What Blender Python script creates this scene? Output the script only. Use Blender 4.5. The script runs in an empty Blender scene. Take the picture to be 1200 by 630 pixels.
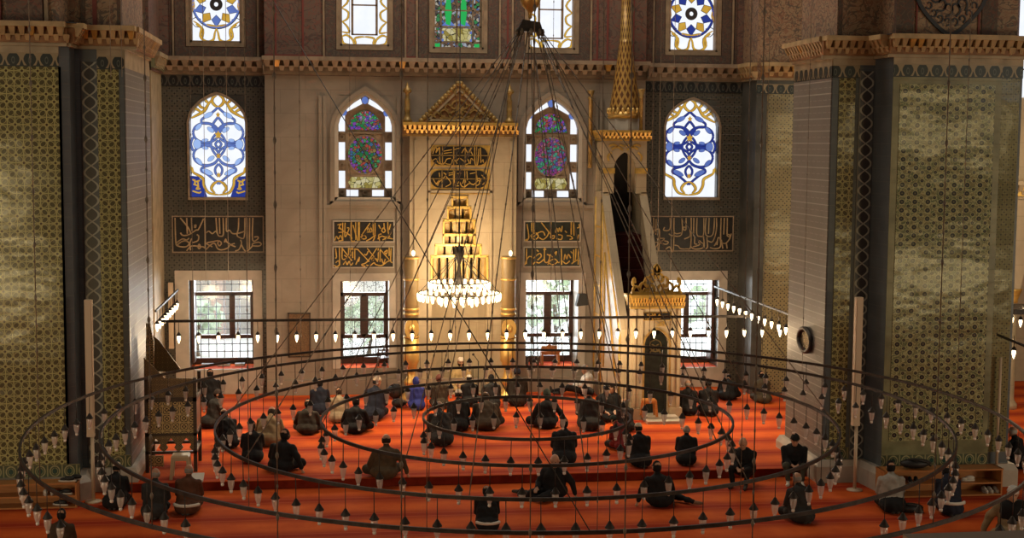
import bpy, bmesh, math, random
import numpy as np
from math import sin, cos, pi, sqrt, atan, atan2, radians
from mathutils import Vector, Matrix
random.seed(7)
SC = bpy.context.scene
COL = SC.collection
# ---------------------------------------------------------------- camera (metres, mosque axis = +Y, prayer platform = z 0)
F, HC = 1630.0, 6.7
PITCH, ROLL, YAW = atan(147 / F), .0075, .1297
_cp, _sp, _cy, _sy = cos(PITCH), sin(PITCH), cos(YAW), sin(YAW)
FW = Vector((_sy * _cp, _cy * _cp, -_sp)); RT = Vector((_cy, -_sy, 0)); UP = RT.cross(FW)
CAM = Vector((0, 0, HC))
def ray(px, py):
    a, b = px - 600, py - 315
    u = a * cos(ROLL) + b * sin(ROLL); v = -a * sin(ROLL) + b * cos(ROLL)
    return FW * F + RT * u - UP * v
def atZ(px, py, z=0.0):
    d = ray(px, py); return CAM + d * ((z - HC) / d.z)
def atY(px, py, Y):
    d = ray(px, py); return CAM + d * (Y / d.y)
def atX(px, py, X):
    d = ray(px, py); return CAM + d * (X / d.x)
def rectY(x0, y0, x1, y1, Y):
    """metric rectangle (x0,z0,x1,z1) on the plane Y seen between two pixel corners"""
    ym, xm = (y0 + y1) / 2, (x0 + x1) / 2
    return atY(x0, ym, Y).x, atY(xm, y1, Y).z, atY(x1, ym, Y).x, atY(xm, y0, Y).z
def lin(r, g, b):
    f = lambda c: ((c / 255 + .055) / 1.055) ** 2.4 if c > 10 else c / 255 / 12.92
    return (f(r), f(g), f(b))
# ---------------------------------------------------------------- mesh builder
class MB:
    def __init__(s):
        s.v = []; s.f = []; s.m = []; s.sm = []; s.xf = None; s.sharp = []
    def add(s, verts, faces, m=0, smooth=False):
        o = len(s.v)
        if s.xf is not None:
            verts = [tuple(s.xf @ Vector(p)) for p in verts]
        s.v += [tuple(p) for p in verts]
        for f in faces:
            s.f.append(tuple(i + o for i in f)); s.m.append(m); s.sm.append(smooth)
    def box(s, x0, y0, z0, x1, y1, z1, m=0):
        x0, x1 = min(x0, x1), max(x0, x1); y0, y1 = min(y0, y1), max(y0, y1); z0, z1 = min(z0, z1), max(z0, z1)
        v = [(x0,y0,z0),(x1,y0,z0),(x1,y1,z0),(x0,y1,z0),(x0,y0,z1),(x1,y0,z1),(x1,y1,z1),(x0,y1,z1)]
        s.add(v, [(0,3,2,1),(4,5,6,7),(0,1,5,4),(1,2,6,5),(2,3,7,6),(3,0,4,7)], m)
    def hexa(s, a, b, m=0):
        """loft between two quads a (bottom) and b (top), each CCW seen from above"""
        s.add(list(a) + list(b), [(0,3,2,1),(4,5,6,7),(0,1,5,4),(1,2,6,5),(2,3,7,6),(3,0,4,7)], m)
    def poly(s, pts, y0, y1, m=0, smooth=False):
        """polygon in XZ (list of (x,z), CCW seen from -Y) extruded from y0 (front) to y1 (back)"""
        n = len(pts)
        v = [(x, y0, z) for x, z in pts] + [(x, y1, z) for x, z in pts]
        fs = [tuple(range(n)), tuple(range(2 * n - 1, n - 1, -1))]
        fs += [(i, i + n, (i + 1) % n + n, (i + 1) % n) for i in range(n)]
        s.add(v, fs, m, False)
    def polyz(s, pts, z0, z1, m=0):
        n = len(pts)
        v = [(x, y, z0) for x, y in pts] + [(x, y, z1) for x, y in pts]
        fs = [tuple(range(n - 1, -1, -1)), tuple(range(n, 2 * n))]
        fs += [(i, (i + 1) % n, (i + 1) % n + n, i + n) for i in range(n)]
        s.add(v, fs, m)
    def strip(s, A, B, y0, y1, m=0, closed=False):
        """band between two XZ polylines A and B with thickness"""
        n = len(A); v = []
        for (a, b) in zip(A, B):
            v += [(a[0], y0, a[1]), (b[0], y0, b[1]), (b[0], y1, b[1]), (a[0], y1, a[1])]
        fs = []
        for i in range(n if closed else n - 1):
            p, q = 4 * i, 4 * ((i + 1) % n)
            fs += [(p, q, q + 1, p + 1), (p + 1, q + 1, q + 2, p + 2), (p + 2, q + 2, q + 3, p + 3), (p + 3, q + 3, q, p)]
        if not closed:
            fs += [(0, 1, 2, 3), (4 * n - 1, 4 * n - 2, 4 * n - 3, 4 * n - 4)]
        s.add(v, fs, m)
    def ribbon(s, pts, w, y0, y1, m=0, sub=3, taper=False):
        pts = crv(pts, sub) if len(pts) > 2 else [Vector(p) for p in pts]
        A, B = [], []; n = len(pts)
        for i, p in enumerate(pts):
            d = (pts[min(i + 1, n - 1)] - pts[max(i - 1, 0)])
            L = d.length or 1
            k = w / 2 * (1 if not taper else .35 + .9 * sin(pi * (i + .3) / (n - .4)) ** .7)
            A.append((p.x - d.y / L * k, p.y + d.x / L * k)); B.append((p.x + d.y / L * k, p.y - d.x / L * k))
        s.strip(A, B, y0, y1, m)
    def tube(s, pts, r, n=6, m=0, caps=True):
        pts = [Vector(p) for p in pts]; N = len(pts); v = []; fs = []
        rr = r if isinstance(r, (list, tuple)) else [r] * N
        for i, p in enumerate(pts):
            d = (pts[min(i + 1, N - 1)] - pts[max(i - 1, 0)]).normalized()
            a = d.cross(Vector((0, 0, 1)))
            if a.length < 1e-3: a = d.cross(Vector((1, 0, 0)))
            a.normalize(); b = d.cross(a)
            for k in range(n):
                t = 2 * pi * k / n
                v.append(p + (a * cos(t) + b * sin(t)) * rr[i])
        for i in range(N - 1):
            for k in range(n):
                fs.append((i*n+k, i*n+(k+1)%n, (i+1)*n+(k+1)%n, (i+1)*n+k))
        if caps:
            fs += [tuple(range(n - 1, -1, -1)), tuple(range((N-1)*n, N*n))]
        s.add(v, fs, m, True)
    def lathe(s, prof, c=(0, 0, 0), n=16, m=0, smooth=True, a0=0, a1=2*pi):
        """prof: list of (r, z)"""
        full = abs(a1 - a0 - 2 * pi) < 1e-6; K = n if full else n + 1
        v = []; fs = []
        for r, z in prof:
            for k in range(K):
                t = a0 + (a1 - a0) * k / n
                v.append((c[0] + r * cos(t), c[1] + r * sin(t), c[2] + z))
        for i in range(len(prof) - 1):
            for k in range(n):
                k2 = (k + 1) % K
                fs.append((i*K+k, i*K+k2, (i+1)*K+k2, (i+1)*K+k))
        if full:
            if prof[0][0] > 1e-4: fs.append(tuple(range(K - 1, -1, -1)))
            if prof[-1][0] > 1e-4: fs.append(tuple(range((len(prof)-1)*K, len(prof)*K)))
        s.add(v, fs, m, smooth)
    def ball(s, c, r, n=10, m=0):
        rx, ry, rz = r if isinstance(r, (list, tuple)) else (r, r, r)
        v = []; fs = []; H = max(4, n // 2 + 1)
        for i in range(H + 1):
            ph = -pi / 2 + pi * i / H
            for k in range(n):
                t = 2 * pi * k / n
                v.append((c[0] + rx * cos(ph) * cos(t), c[1] + ry * cos(ph) * sin(t), c[2] + rz * sin(ph)))
        for i in range(H):
            for k in range(n):
                fs.append((i*n+k, i*n+(k+1)%n, (i+1)*n+(k+1)%n, (i+1)*n+k))
        s.add(v, fs, m, True)
    def build(s, name, mats, parent=None, org=None, kind=None):
        if org is None:
            org = parent.matrix_world.translation if parent is not None else Vector((0, 0, 0))
            if parent is not None:
                org = wloc(parent)
        org = Vector(org)
        me = bpy.data.meshes.new(name)
        V = np.array(s.v, dtype=np.float64).reshape(-1, 3)
        me.from_pydata((V - np.array(org)).tolist(), [], s.f)
        if not isinstance(mats, (list, tuple)): mats = [mats]
        for m in mats: me.materials.append(m)
        me.polygons.foreach_set('material_index', np.minimum(np.array(s.m, dtype=np.int32), len(mats) - 1))
        me.polygons.foreach_set('use_smooth', np.array(s.sm, dtype=bool))
        # metric box UVs
        uv = me.uv_layers.new(name='UVMap')
        li = np.empty(len(me.loops), dtype=np.int32); me.loops.foreach_get('vertex_index', li)
        nm = np.empty(len(me.polygons) * 3); me.polygons.foreach_get('normal', nm); nm = np.abs(nm.reshape(-1, 3))
        lt = np.empty(len(me.polygons), dtype=np.int32); me.polygons.foreach_get('loop_total', lt)
        ax = np.repeat(np.argmax(nm + np.array([0, 1e-6, 0]), 1), lt)
        P = V[li]
        U = np.where((ax == 0)[:, None], P[:, [1, 2]], np.where((ax == 1)[:, None], P[:, [0, 2]], P[:, [0, 1]]))
        uv.data.foreach_set('uv', U.astype(np.float32).ravel())
        me.update()
        o = bpy.data.objects.new(name, me); COL.objects.link(o)
        if parent is not None:
            o.parent = parent; o.location = org - wloc(parent)
        else:
            o.location = org
        if kind: o['kind'] = kind
        return o
def wloc(o):
    p = Vector(o.location)
    while o.parent is not None:
        o = o.parent; p = p + Vector(o.location)
    return p
def crv(pts, sub=3):
    P = [Vector((p[0], p[1])) for p in pts]; out = []
    for i in range(len(P) - 1):
        a, b, c, d = P[max(i-1, 0)], P[i], P[i+1], P[min(i+2, len(P)-1)]
        for k in range(sub):
            t = k / sub
            out.append(.5 * ((2*b) + (c-a)*t + (2*a-5*b+4*c-d)*t*t + (3*b-a-3*c+d)*t**3))
    out.append(P[-1]); return out
def tag(o, label, cat, group=None, kind=None):
    o['label'] = label; o['category'] = cat
    if group: o['group'] = group
    if kind: o['kind'] = kind
    return o
def empty(name, loc, label=None, cat=None, group=None, kind=None):
    o = bpy.data.objects.new(name, None); COL.objects.link(o)
    o.location = loc; o.empty_display_size = .1
    if label: tag(o, label, cat, group, kind)
    return o
def clone(o, parent=None, keep=()):
    c = o.copy(); COL.objects.link(c); c.parent = parent
    for ch in list(o.children): clone(ch, c)
    return c
def setxf(mb, p0, p1):
    """local frame: x along p0->p1, y = outward to the right-hand side seen from above, z up"""
    a = Vector((p1[0]-p0[0], p1[1]-p0[1], 0)); L = a.length; a.normalize()
    n = Vector((a.y, -a.x, 0))
    mb.xf = Matrix(((a.x, n.x, 0, p0[0]), (a.y, n.y, 0, p0[1]), (0, 0, 1, 0), (0, 0, 0, 1)))
    return L
# ---------------------------------------------------------------- node expressions
class X:
    def __init__(s, nt, sock): s.nt = nt; s.k = sock
    def __add__(s, o): return mth('ADD', s, o)
    __radd__ = __add__
    def __sub__(s, o): return mth('SUBTRACT', s, o)
    def __rsub__(s, o): return mth('SUBTRACT', o, s)
    def __mul__(s, o): return mth('MULTIPLY', s, o)
    __rmul__ = __mul__
    def __truediv__(s, o): return mth('DIVIDE', s, o)
    def __rtruediv__(s, o): return mth('DIVIDE', o, s)
    def __lt__(s, o): return mth('LESS_THAN', s, o)
    def __gt__(s, o): return mth('GREATER_THAN', s, o)
def _nt(*a):
    for q in a:
        if isinstance(q, X): return q.nt
def mth(op, *a):
    nt = _nt(*a); n = nt.nodes.new('ShaderNodeMath'); n.operation = op
    for i, q in enumerate(a):
        if isinstance(q, X): nt.links.new(q.k, n.inputs[i])
        else: n.inputs[i].default_value = q
    return X(nt, n.outputs[0])
def ab(a): return mth('ABSOLUTE', a)
def mn(a, b): return mth('MINIMUM', a, b)
def mx(a, b): return mth('MAXIMUM', a, b)
def sq(a): return mth('SQRT', a)
def sn(a): return mth('SINE', a)
def cell(u, s, off=0.0): return mth('FRACT', u / s + (off + 100.0)) - .5
def sstep(e0, e1, x):
    nt = _nt(x); n = nt.nodes.new('ShaderNodeMapRange'); n.interpolation_type = 'SMOOTHSTEP'
    nt.links.new(x.k, n.inputs['Value'])
    n.inputs['From Min'].default_value = e0; n.inputs['From Max'].default_value = e1
    return X(nt, n.outputs[0])
def mixc(f, a, b):
    nt = _nt(f, a, b); n = nt.nodes.new('ShaderNodeMix'); n.data_type = 'RGBA'
    for i, q in ((0, f), (6, a), (7, b)):
        if isinstance(q, X): nt.links.new(q.k, n.inputs[i])
        elif i == 0: n.inputs[0].default_value = q
        else: n.inputs[i].default_value = (*q, 1)
    return X(nt, n.outputs[2])
def uvs(nt):
    n = nt.nodes.new('ShaderNodeUVMap'); n.uv_map = 'UVMap'
    s = nt.nodes.new('ShaderNodeSeparateXYZ'); nt.links.new(n.outputs[0], s.inputs[0])
    return X(nt, s.outputs[0]), X(nt, s.outputs[1])
def vec(nt, u, v, w=0.0):
    c = nt.nodes.new('ShaderNodeCombineXYZ')
    for i, q in enumerate((u, v, w)):
        if isinstance(q, X): nt.links.new(q.k, c.inputs[i])
        else: c.inputs[i].default_value = q
    return c.outputs[0]
def objvec(nt):
    return nt.nodes.new('ShaderNodeTexCoord').outputs['Object']
def noise(nt, scale, v=None, detail=3, rough=.5, dist=0.0, out=0):
    n = nt.nodes.new('ShaderNodeTexNoise'); n.inputs['Scale'].default_value = scale
    n.inputs['Detail'].default_value = detail; n.inputs['Roughness'].default_value = rough
    n.inputs['Distortion'].default_value = dist
    nt.links.new(v if v is not None else objvec(nt), n.inputs['Vector'])
    return X(nt, n.outputs[out])
def voro(nt, scale, v, feature='F1', out='Distance', rnd=1.0):
    n = nt.nodes.new('ShaderNodeTexVoronoi'); n.feature = feature; n.inputs['Scale'].default_value = scale
    n.inputs['Randomness'].default_value = rnd
    nt.links.new(v, n.inputs['Vector']); return X(nt, n.outputs[out])
def mat(name, col, rough=.6, metal=0.0, spec=.5, bump=None, bstr=.3, bdist=.02, emit=None, estr=0.0, coat=0.0):
    """col / rough / bump may be functions of the node tree"""
    m = bpy.data.materials.new(name); m.use_nodes = True; nt = m.node_tree
    b = nt.nodes['Principled BSDF']
    def put(inp, q, is_col=False):
        if callable(q): q = q(nt)
        if isinstance(q, X): nt.links.new(q.k, b.inputs[inp])
        else: b.inputs[inp].default_value = (*q, 1) if is_col else q
    put('Base Color', col, True); put('Roughness', rough); put('Metallic', metal)
    b.inputs['Specular IOR Level'].default_value = spec
    if coat: b.inputs['Coat Weight'].default_value = coat; b.inputs['Coat Roughness'].default_value = .12
    if bump:
        n = nt.nodes.new('ShaderNodeBump'); n.inputs['Strength'].default_value = bstr; n.inputs['Distance'].default_value = bdist
        nt.links.new(bump(nt).k, n.inputs['Height']); nt.links.new(n.outputs[0], b.inputs['Normal'])
    if emit is not None:
        put('Emission Color', emit, True); b.inputs['Emission Strength'].default_value = estr
    return m
def emitmat(name, col, st):
    m = bpy.data.materials.new(name); m.use_nodes = True; nt = m.node_tree; nt.nodes.clear()
    e = nt.nodes.new('ShaderNodeEmission'); o = nt.nodes.new('ShaderNodeOutputMaterial')
    q = col(nt) if callable(col) else col
    if isinstance(q, X): nt.links.new(q.k, e.inputs[0])
    else: e.inputs[0].default_value = (*q, 1)
    e.inputs[1].default_value = st; nt.links.new(e.outputs[0], o.inputs[0])
    return m
# ---------------------------------------------------------------- materials
def vary(nt, c, amt=.25, scale=1.2):
    n = noise(nt, scale, detail=4)
    return mixc(sstep(.3, .7, n), tuple(q * (1 - amt) for q in c), tuple(min(1, q * (1 + amt)) for q in c))
def c_marble(nt, base=(.30, .25, .195)):
    u, v = uvs(nt)
    n1 = noise(nt, .9, vec(nt, u, v), 6, .6, .6); n2 = noise(nt, 6, vec(nt, u * .25, v), 4, .6)
    c = mixc(sstep(.3, .75, n1), tuple(q * .82 for q in base), tuple(q * 1.12 for q in base))
    c = mixc(sstep(.55, .8, n2) * .35, c, (base[0] * .7, base[1] * .66, base[2] * .62))
    row = mth('FLOOR', v / .62 + 50.0); off = mth('FRACT', row * .5)
    jl = mx(ab(cell(v, .62)) > .488, ab(cell(u + off * 1.3, 1.3)) > .494)
    return mixc(jl * .38, c, tuple(q * .42 for q in base))
def c_lineL(nt):   # octagon-and-petal tiles
    u, v = uvs(nt); s = .285
    a, b = ab(cell(u, s)), ab(cell(v, s))
    r = mn(sq(a * a + b * b), sq((.5 - a) * (.5 - a) + (.5 - b) * (.5 - b)))
    p = (a + b) * .7071 - .3536; t = (a - b) * .7071
    d = sq((p / .215) * (p / .215) + (t / .155) * (t / .155))
    petal = 1.0 - sstep(.86, .94, d)
    pl = sstep(.86, .94, d) * (1.0 - sstep(1.05, 1.15, d))
    lines = mx(mn(mx(mx(a > .472, b > .472), mx(a < .028, b < .028)), r > .13), mx(pl, mn(r > .085, r < .125)))
    n = noise(nt, 2.2, vec(nt, u, v), 3)
    c = mixc(n, (.12, .115, .055), (.19, .175, .075))
    c = mixc(petal, c, mixc(noise(nt, 4.5, vec(nt, u, v), 3), (.070, .066, .036), (.125, .110, .052)))
    c = mixc(r < .085, c, (.075, .050, .030))
    return mixc(lines * .85, c, mixc(noise(nt, .7, vec(nt, u, v), 3), (.42, .42, .19), (.66, .60, .24)))
def c_floral(nt):
    u, v = uvs(nt); s = .27
    a, b = cell(u, s), cell(v, s * .62); a2, b2 = cell(u, s, .5), cell(v, s * .62, .5)
    r1 = sq(a * a + b * b * .45); r2 = sq(a2 * a2 + b2 * b2 * .45)
    big = r1 < .19; small = r2 < .13
    ringl = mx(mn(r1 > .19, r1 < .235), mn(r2 > .13, r2 < .17))
    w = noise(nt, 9, vec(nt, u, v), 2, .5, 1.2); sw = ab(w - .5) < .04
    g = noise(nt, 5, vec(nt, u, v), 2)
    c = mixc(sstep(.4, .6, g), (.12, .15, .078), (.215, .20, .098))
    c = mixc(mx(sw, ringl) * .8, c, (.44, .44, .23))
    c = mixc(mx(big, small), c, (.022, .026, .034))
    dot = mx(r1 < .07, r2 < .05)
    return mixc(dot * .7, c, (.16, .15, .09))
def c_star(base, dot, line, s=.215):
    def f(nt):
        u, v = uvs(nt)
        a, b = ab(cell(u, s)), ab(cell(v, s))
        p, q = a - .25, b - .25
        d1 = sq(p * p + q * q) < .085
        d2 = (a + b) < .10; d3 = (1.0 - a - b) < .10
        ln = mn(ab(a - b) < .045, sq(p * p + q * q) > .12)
        n = noise(nt, 1.1, vec(nt, u, v), 4)
        c = mixc(sstep(.3, .7, n), tuple(k * .8 for k in base), tuple(k * 1.15 for k in base))
        c = mixc(ln * .5, c, line)
        return mixc(mx(d1, mx(d2, d3)), c, dot)
    return f
def c_brick(nt):
    u, v = uvs(nt)
    h = .25
    row = mth('FLOOR', v / h + 50.0); off = mth('FRACT', row * .5) * .0
    l1 = ab(cell(v, h)) > .455; l2 = mn(ab(cell(v, h, .5)) > .47, ab(cell(u, .30)) < .36)
    st = ab(cell(u, .05)) > .36
    n = noise(nt, 1.5, vec(nt, u, v), 4)
    c = mixc(n, (.12, .105, .088), (.20, .18, .155))
    c = mixc(st * .25, c, (.30, .28, .25))
    return mixc(mx(l1 * .75, l2 * .4), c, (.36, .34, .29))
def zigzag(cx, w):
    def f(nt):
        u, v = uvs(nt); du = ab(u - cx); s = .27
        e = ab(sn(v * (pi / s))) * (w * .42)
        ln = ab(du - e) < .022
        ins = du < (e - .03)
        c = mixc(noise(nt, 2, vec(nt, u, v), 3), (.055, .068, .078), (.115, .13, .138))
        c = mixc(ins, c, (.050, .050, .052))
        c = mixc(ln, c, (.35, .36, .30))
        return mixc((du > w * .47) * .6, c, (.22, .20, .14))
    return f
def c_chamfer(nt):
    u, v = uvs(nt)
    n = noise(nt, 3, vec(nt, u * .6, v), 4)
    c = mixc(n, (.045, .058, .070), (.125, .145, .155))
    return mixc((ab(cell(v, .25)) > .47) * .5, c, (.15, .15, .13))
def c_border(nt):  # arched medallion border at the foot of the tile panels
    u, v = uvs(nt); s = .27
    a = cell(u, s); b = (v - .39) / .26
    r = sq((a / .36) * (a / .36) + (b / .42) * (b / .42))
    c = mixc(noise(nt, 7, vec(nt, u, v), 2), (.060, .085, .060), (.13, .135, .075))
    c = mixc(mn(r > .8, r < 1.02), c, (.36, .32, .17))
    c = mixc(r < .42, c, (.035, .075, .065))
    c = mixc(mn(ab(r - .55) < .06, ab(a) > .05), c, (.26, .25, .13))
    c = mixc(ab(a) > .45, c, (.30, .27, .14))
    return mixc(ab(b) > .46, c, (.24, .21, .11))
def frieze(z0, h, ground, dark):
    def f(nt):
        u, v = uvs(nt); s = .30
        a = ab(cell(u, s)); b = (v - z0) / h
        crown = (sn(b * 3.0) * .26 + .12) - a
        body = mn(crown > 0.0, b < .92)
        eye = mn(sq(a * a * 6.0 + (b - .45) * (b - .45)) > .16, sq(a * a * 6.0 + (b - .45) * (b - .45)) < .26)
        a2 = ab(cell(u, s, .5))
        small = mn(((.5 - b) * .32) > a2, b < .6)
        c = mixc(mx(body, small), ground, dark)
        c = mixc(eye * .6, c, (.14, .15, .12))
        return mixc(b < .08, c, dark)
    return f
def c_paint(base, l1, l2, sc=3.4):
    def f(nt):
        u, v = uvs(nt)
        n = noise(nt, sc, vec(nt, u, v), 3, .5, 2.2)
        m = noise(nt, sc * 1.7, vec(nt, u + 7.0, v), 2, .5, 1.5)
        c = mixc(noise(nt, .8, vec(nt, u, v), 4), tuple(k * .75 for k in base), tuple(k * 1.2 for k in base))
        c = mixc((ab(n - .5) < .035) * .8, c, l1)
        c = mixc((ab(m - .5) < .03) * .7, c, l2)
        return mixc((n > .63) * .35, c, l2)
    return f
def c_carpet(nt):
    u, v = uvs(nt)
    n = noise(nt, 1.3, vec(nt, u, v), 5, .6); n2 = noise(nt, 60, vec(nt, u, v * .5), 2)
    c = mixc(sstep(.3, .75, n), (.58, .094, .017), (.74, .150, .028))
    c = mixc(n2 * .25, c, (.42, .05, .012))
    k = ab(cell(v, 1.22, .2))
    band = sstep(.10, .48, k)
    c = mixc(band * .9, c, (.30, .026, .010))
    return mixc((ab(k - .40) < .012) * .35, c, (.8, .2, .07))
def c_wood(a, b):
    def f(nt):
        u, v = uvs(nt)
        n = noise(nt, 3, vec(nt, u * 1.0, v * 7.0), 5, .6, .7)
        return mixc(sstep(.25, .75, n), a, b)
    return f
def c_lattice(dark, light, s=.17):
    def f(nt):
        u, v = uvs(nt)
        a, b = cell(u, s), cell(v, s); A, B = ab(a), ab(b)
        r = sq(a * a + b * b)
        st = mx(ab(r - .33) < .05, mx(ab(A - B) < .04, mx(A > .45, B > .45)))
        st = mx(st, r < .08)
        return mixc(st, dark, light)
    return f
def c_gold(nt):
    n = noise(nt, 5, None, 4)
    return mixc(n, (.50, .31, .085), (.78, .53, .18))
def vglass(cols, sc, lead=.05):
    """backlit coloured glass in small leaded pieces"""
    def f(nt):
        u, v = uvs(nt); vv = vec(nt, u, v)
        n = nt.nodes.new('ShaderNodeTexVoronoi'); n.inputs['Scale'].default_value = sc; nt.links.new(vv, n.inputs['Vector'])
        s = nt.nodes.new('ShaderNodeSeparateColor'); nt.links.new(n.outputs['Color'], s.inputs[0])
        rp = nt.nodes.new('ShaderNodeValToRGB'); rp.color_ramp.interpolation = 'CONSTANT'
        el = rp.color_ramp.elements
        while len(el) < len(cols): el.new(.5)
        for i, c in enumerate(cols):
            el[i].position = i / len(cols); el[i].color = (*c, 1)
        nt.links.new(s.outputs[0], rp.inputs[0])
        e = voro(nt, sc, vv, 'DISTANCE_TO_EDGE')
        return mixc(e < lead, X(nt, rp.outputs[0]), (.03, .025, .02))
    return f
wav = lambda sc, st=1.0: (lambda nt: noise(nt, sc, None, 3))
def gbump(nt):
    u, v = uvs(nt)
    return noise(nt, 1.1, vec(nt, u * .6, v), 3) * 1.2 + (ab(cell(v, .25)) > .475) * -.12 + (ab(cell(u, .25)) > .475) * -.12
MT = {}
def tile(name, col, rough=.14):
    MT[name] = mat(name, col, rough, 0, .5, gbump, .62, .032)
tile('tile_petal', c_lineL); tile('tile_floral', c_floral)
tile('tile_star_tan', c_star((.27, .23, .12), (.035, .035, .035), (.36, .31, .18)))
tile('tile_star_dark', c_star((.078, .072, .056), (.014, .016, .018), (.135, .122, .088), .26), .3)
tile('tile_star_edge', c_star((.20, .19, .09), (.06, .06, .045), (.36, .33, .15), .20))
tile('tile_row', c_brick, .5); tile('tile_chamfer', c_chamfer, .3); tile('tile_border', c_border)
tile('tile_plain', lambda nt: vary(nt, (.20, .195, .105), .3, 2.0), .25)
tile('tile_plain_grey', lambda nt: vary(nt, (.062, .060, .052), .3, 2.0), .3)
MT['marble'] = mat('marble', c_marble, .42, 0, .4)
MT['marble_warm'] = mat('marble_warm', lambda nt: c_marble(nt, (.44, .355, .235)), .4, 0, .4)
MT['marble_white'] = mat('marble_white', lambda nt: vary(nt, (.46, .41, .34), .12, 2.5), .4, 0, .4)
MT['stone'] = mat('stone', lambda nt: c_marble(nt, (.42, .36, .28)), .6)
MT['cornice'] = mat('cornice', lambda nt: vary(nt, (.42, .295, .145), .2, 4), .5)
MT['cornice_dark'] = mat('cornice_dark', lambda nt: vary(nt, (.24, .115, .040), .3, 4), .6)
MT['cornice_pale'] = mat('cornice_pale', lambda nt: vary(nt, (.36, .285, .175), .2, 3), .5)
MT['cornice_gilt'] = mat('cornice_gilt', lambda nt: vary(nt, (.50, .31, .085), .3, 5), .38, .35)
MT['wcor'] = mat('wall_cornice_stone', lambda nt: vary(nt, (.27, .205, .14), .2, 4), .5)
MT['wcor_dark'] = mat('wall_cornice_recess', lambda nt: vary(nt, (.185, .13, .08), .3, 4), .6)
MT['paint'] = mat('painted_plaster', c_paint((.155, .102, .075), (.085, .05, .042), (.20, .075, .052), 1.9), .7)
MT['paint_pier'] = mat('painted_plaster_ornate', c_paint((.32, .215, .13), (.08, .06, .05), (.23, .10, .06), 2.6), .6)
MT['paint_dark'] = mat('painted_band', c_paint((.082, .060, .048), (.13, .095, .065), (.15, .06, .04), 3), .7)
MT['paint_red'] = mat('red_line', (.19, .045, .035), .7)
MT['paint_tan'] = mat('tan_line', lambda nt: vary(nt, (.30, .22, .14), .2, 4), .7)
MT['navy'] = mat('navy_paint', (.03, .035, .045), .6)
MT['carpet'] = mat('carpet', c_carpet, .95, 0, .1)
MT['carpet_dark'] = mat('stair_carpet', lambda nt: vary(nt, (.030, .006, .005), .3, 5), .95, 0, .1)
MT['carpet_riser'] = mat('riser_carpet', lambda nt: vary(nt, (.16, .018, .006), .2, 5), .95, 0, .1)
MT['gold'] = mat('gold', c_gold, .36, .6, .5, wav(12), .25, .02)
MT['gold_paint'] = mat('gold_paint', lambda nt: vary(nt, (.62, .40, .10), .2, 6), .4, .45)
MT['gold_dull'] = mat('gold_dull', lambda nt: vary(nt, (.33, .215, .07), .3, 6), .45, .35)
MT['letter_tan'] = mat('letter_tan', lambda nt: vary(nt, (.36, .26, .145), .25, 4), .5, .1)
MT['black_panel'] = mat('black_panel', lambda nt: vary(nt, (.016, .015, .013), .4, 5), .4)
MT['green_black'] = mat('green_black_panel', lambda nt: vary(nt, (.020, .026, .020), .4, 5), .35)
MT['dark'] = mat('dark_interior', (.012, .010, .009), .9)
MT['curtain'] = mat('curtain_green_black', lambda nt: vary(nt, (.012, .018, .013), .5, 6), .7)
MT['iron'] = mat('dark_iron', lambda nt: vary(nt, (.040, .032, .026), .4, 9), .5, .3)
MT['chain'] = mat('chain_iron', lambda nt: vary(nt, (.17, .138, .105), .3, 9), .5, .1)
MT['wire'] = mat('pale_wire', (.30, .27, .22), .5, .3)
MT['wood_red'] = mat('mahogany_wood', c_wood((.045, .016, .010), (.085, .030, .018)), .4)
MT['wood_dark'] = mat('walnut_wood', c_wood((.030, .018, .011), (.07, .042, .024)), .45)
MT['wood_lat'] = mat('carved_lattice_wood', c_lattice((.06, .036, .018), (.55, .40, .17)), .45)
MT['wood_inlay'] = mat('inlaid_wood', c_lattice((.06, .036, .018), (.26, .17, .07), .10), .4)
MT['wood_orange'] = mat('orange_pine', c_wood((.36, .13, .030), (.48, .19, .05)), .4)
MT['wood_board'] = mat('brown_board', c_paint((.155, .088, .038), (.09, .05, .02), (.22, .13, .06), 8), .6)
MT['grille'] = mat('window_grille_iron', (.10, .10, .11), .5, .4)
MT['plastic_white'] = mat('cream_plastic', (.60, .47, .33), .45)
MT['plastic_beige'] = mat('beige_plastic', (.42, .32, .20), .4)
MT['black_plastic'] = mat('black_plastic', (.012, .012, .012), .6)
MT['paper'] = mat('white_paper', (.62, .57, .50), .7)
MT['candle'] = mat('candle_wax', lambda nt: vary(nt, (.235, .165, .075), .15, 3), .45)
def glassmat(name, tint, diff, fd, fg):
    m = bpy.data.materials.new(name); m.use_nodes = True; nt = m.node_tree; nt.nodes.clear()
    t = nt.nodes.new('ShaderNodeBsdfTransparent'); t.inputs[0].default_value = (*tint, 1)
    d = nt.nodes.new('ShaderNodeBsdfDiffuse'); d.inputs[0].default_value = (*diff, 1)
    g = nt.nodes.new('ShaderNodeBsdfGlossy'); g.inputs['Roughness'].default_value = .12
    a = nt.nodes.new('ShaderNodeMixShader'); a.inputs[0].default_value = fd
    b = nt.nodes.new('ShaderNodeMixShader'); b.inputs[0].default_value = fg
    o = nt.nodes.new('ShaderNodeOutputMaterial'); L = nt.links.new
    L(t.outputs[0], a.inputs[1]); L(d.outputs[0], a.inputs[2]); L(a.outputs[0], b.inputs[1]); L(g.outputs[0], b.inputs[2]); L(b.outputs[0], o.inputs[0])
    return m
MT['lamp_glass'] = glassmat('lamp_glass', (.99, .97, .95), (1.0, .92, .84), .33, .16)
MT['window_glass'] = glassmat('window_glass', (.93, .97, .97), (.8, .85, .85), .06, .04)
MT['bulb'] = emitmat('lit_bulb', (1.0, .76, .44), 6.0)
MT['bulb_hot'] = emitmat('lit_crystal', (1.0, .80, .46), 4.0)
MT['tip'] = mat('lamp_tip_glint', (.85, .80, .72), .25, 0, .8)  # white colour stands in for bulbs reflected in the glass tip
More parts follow.
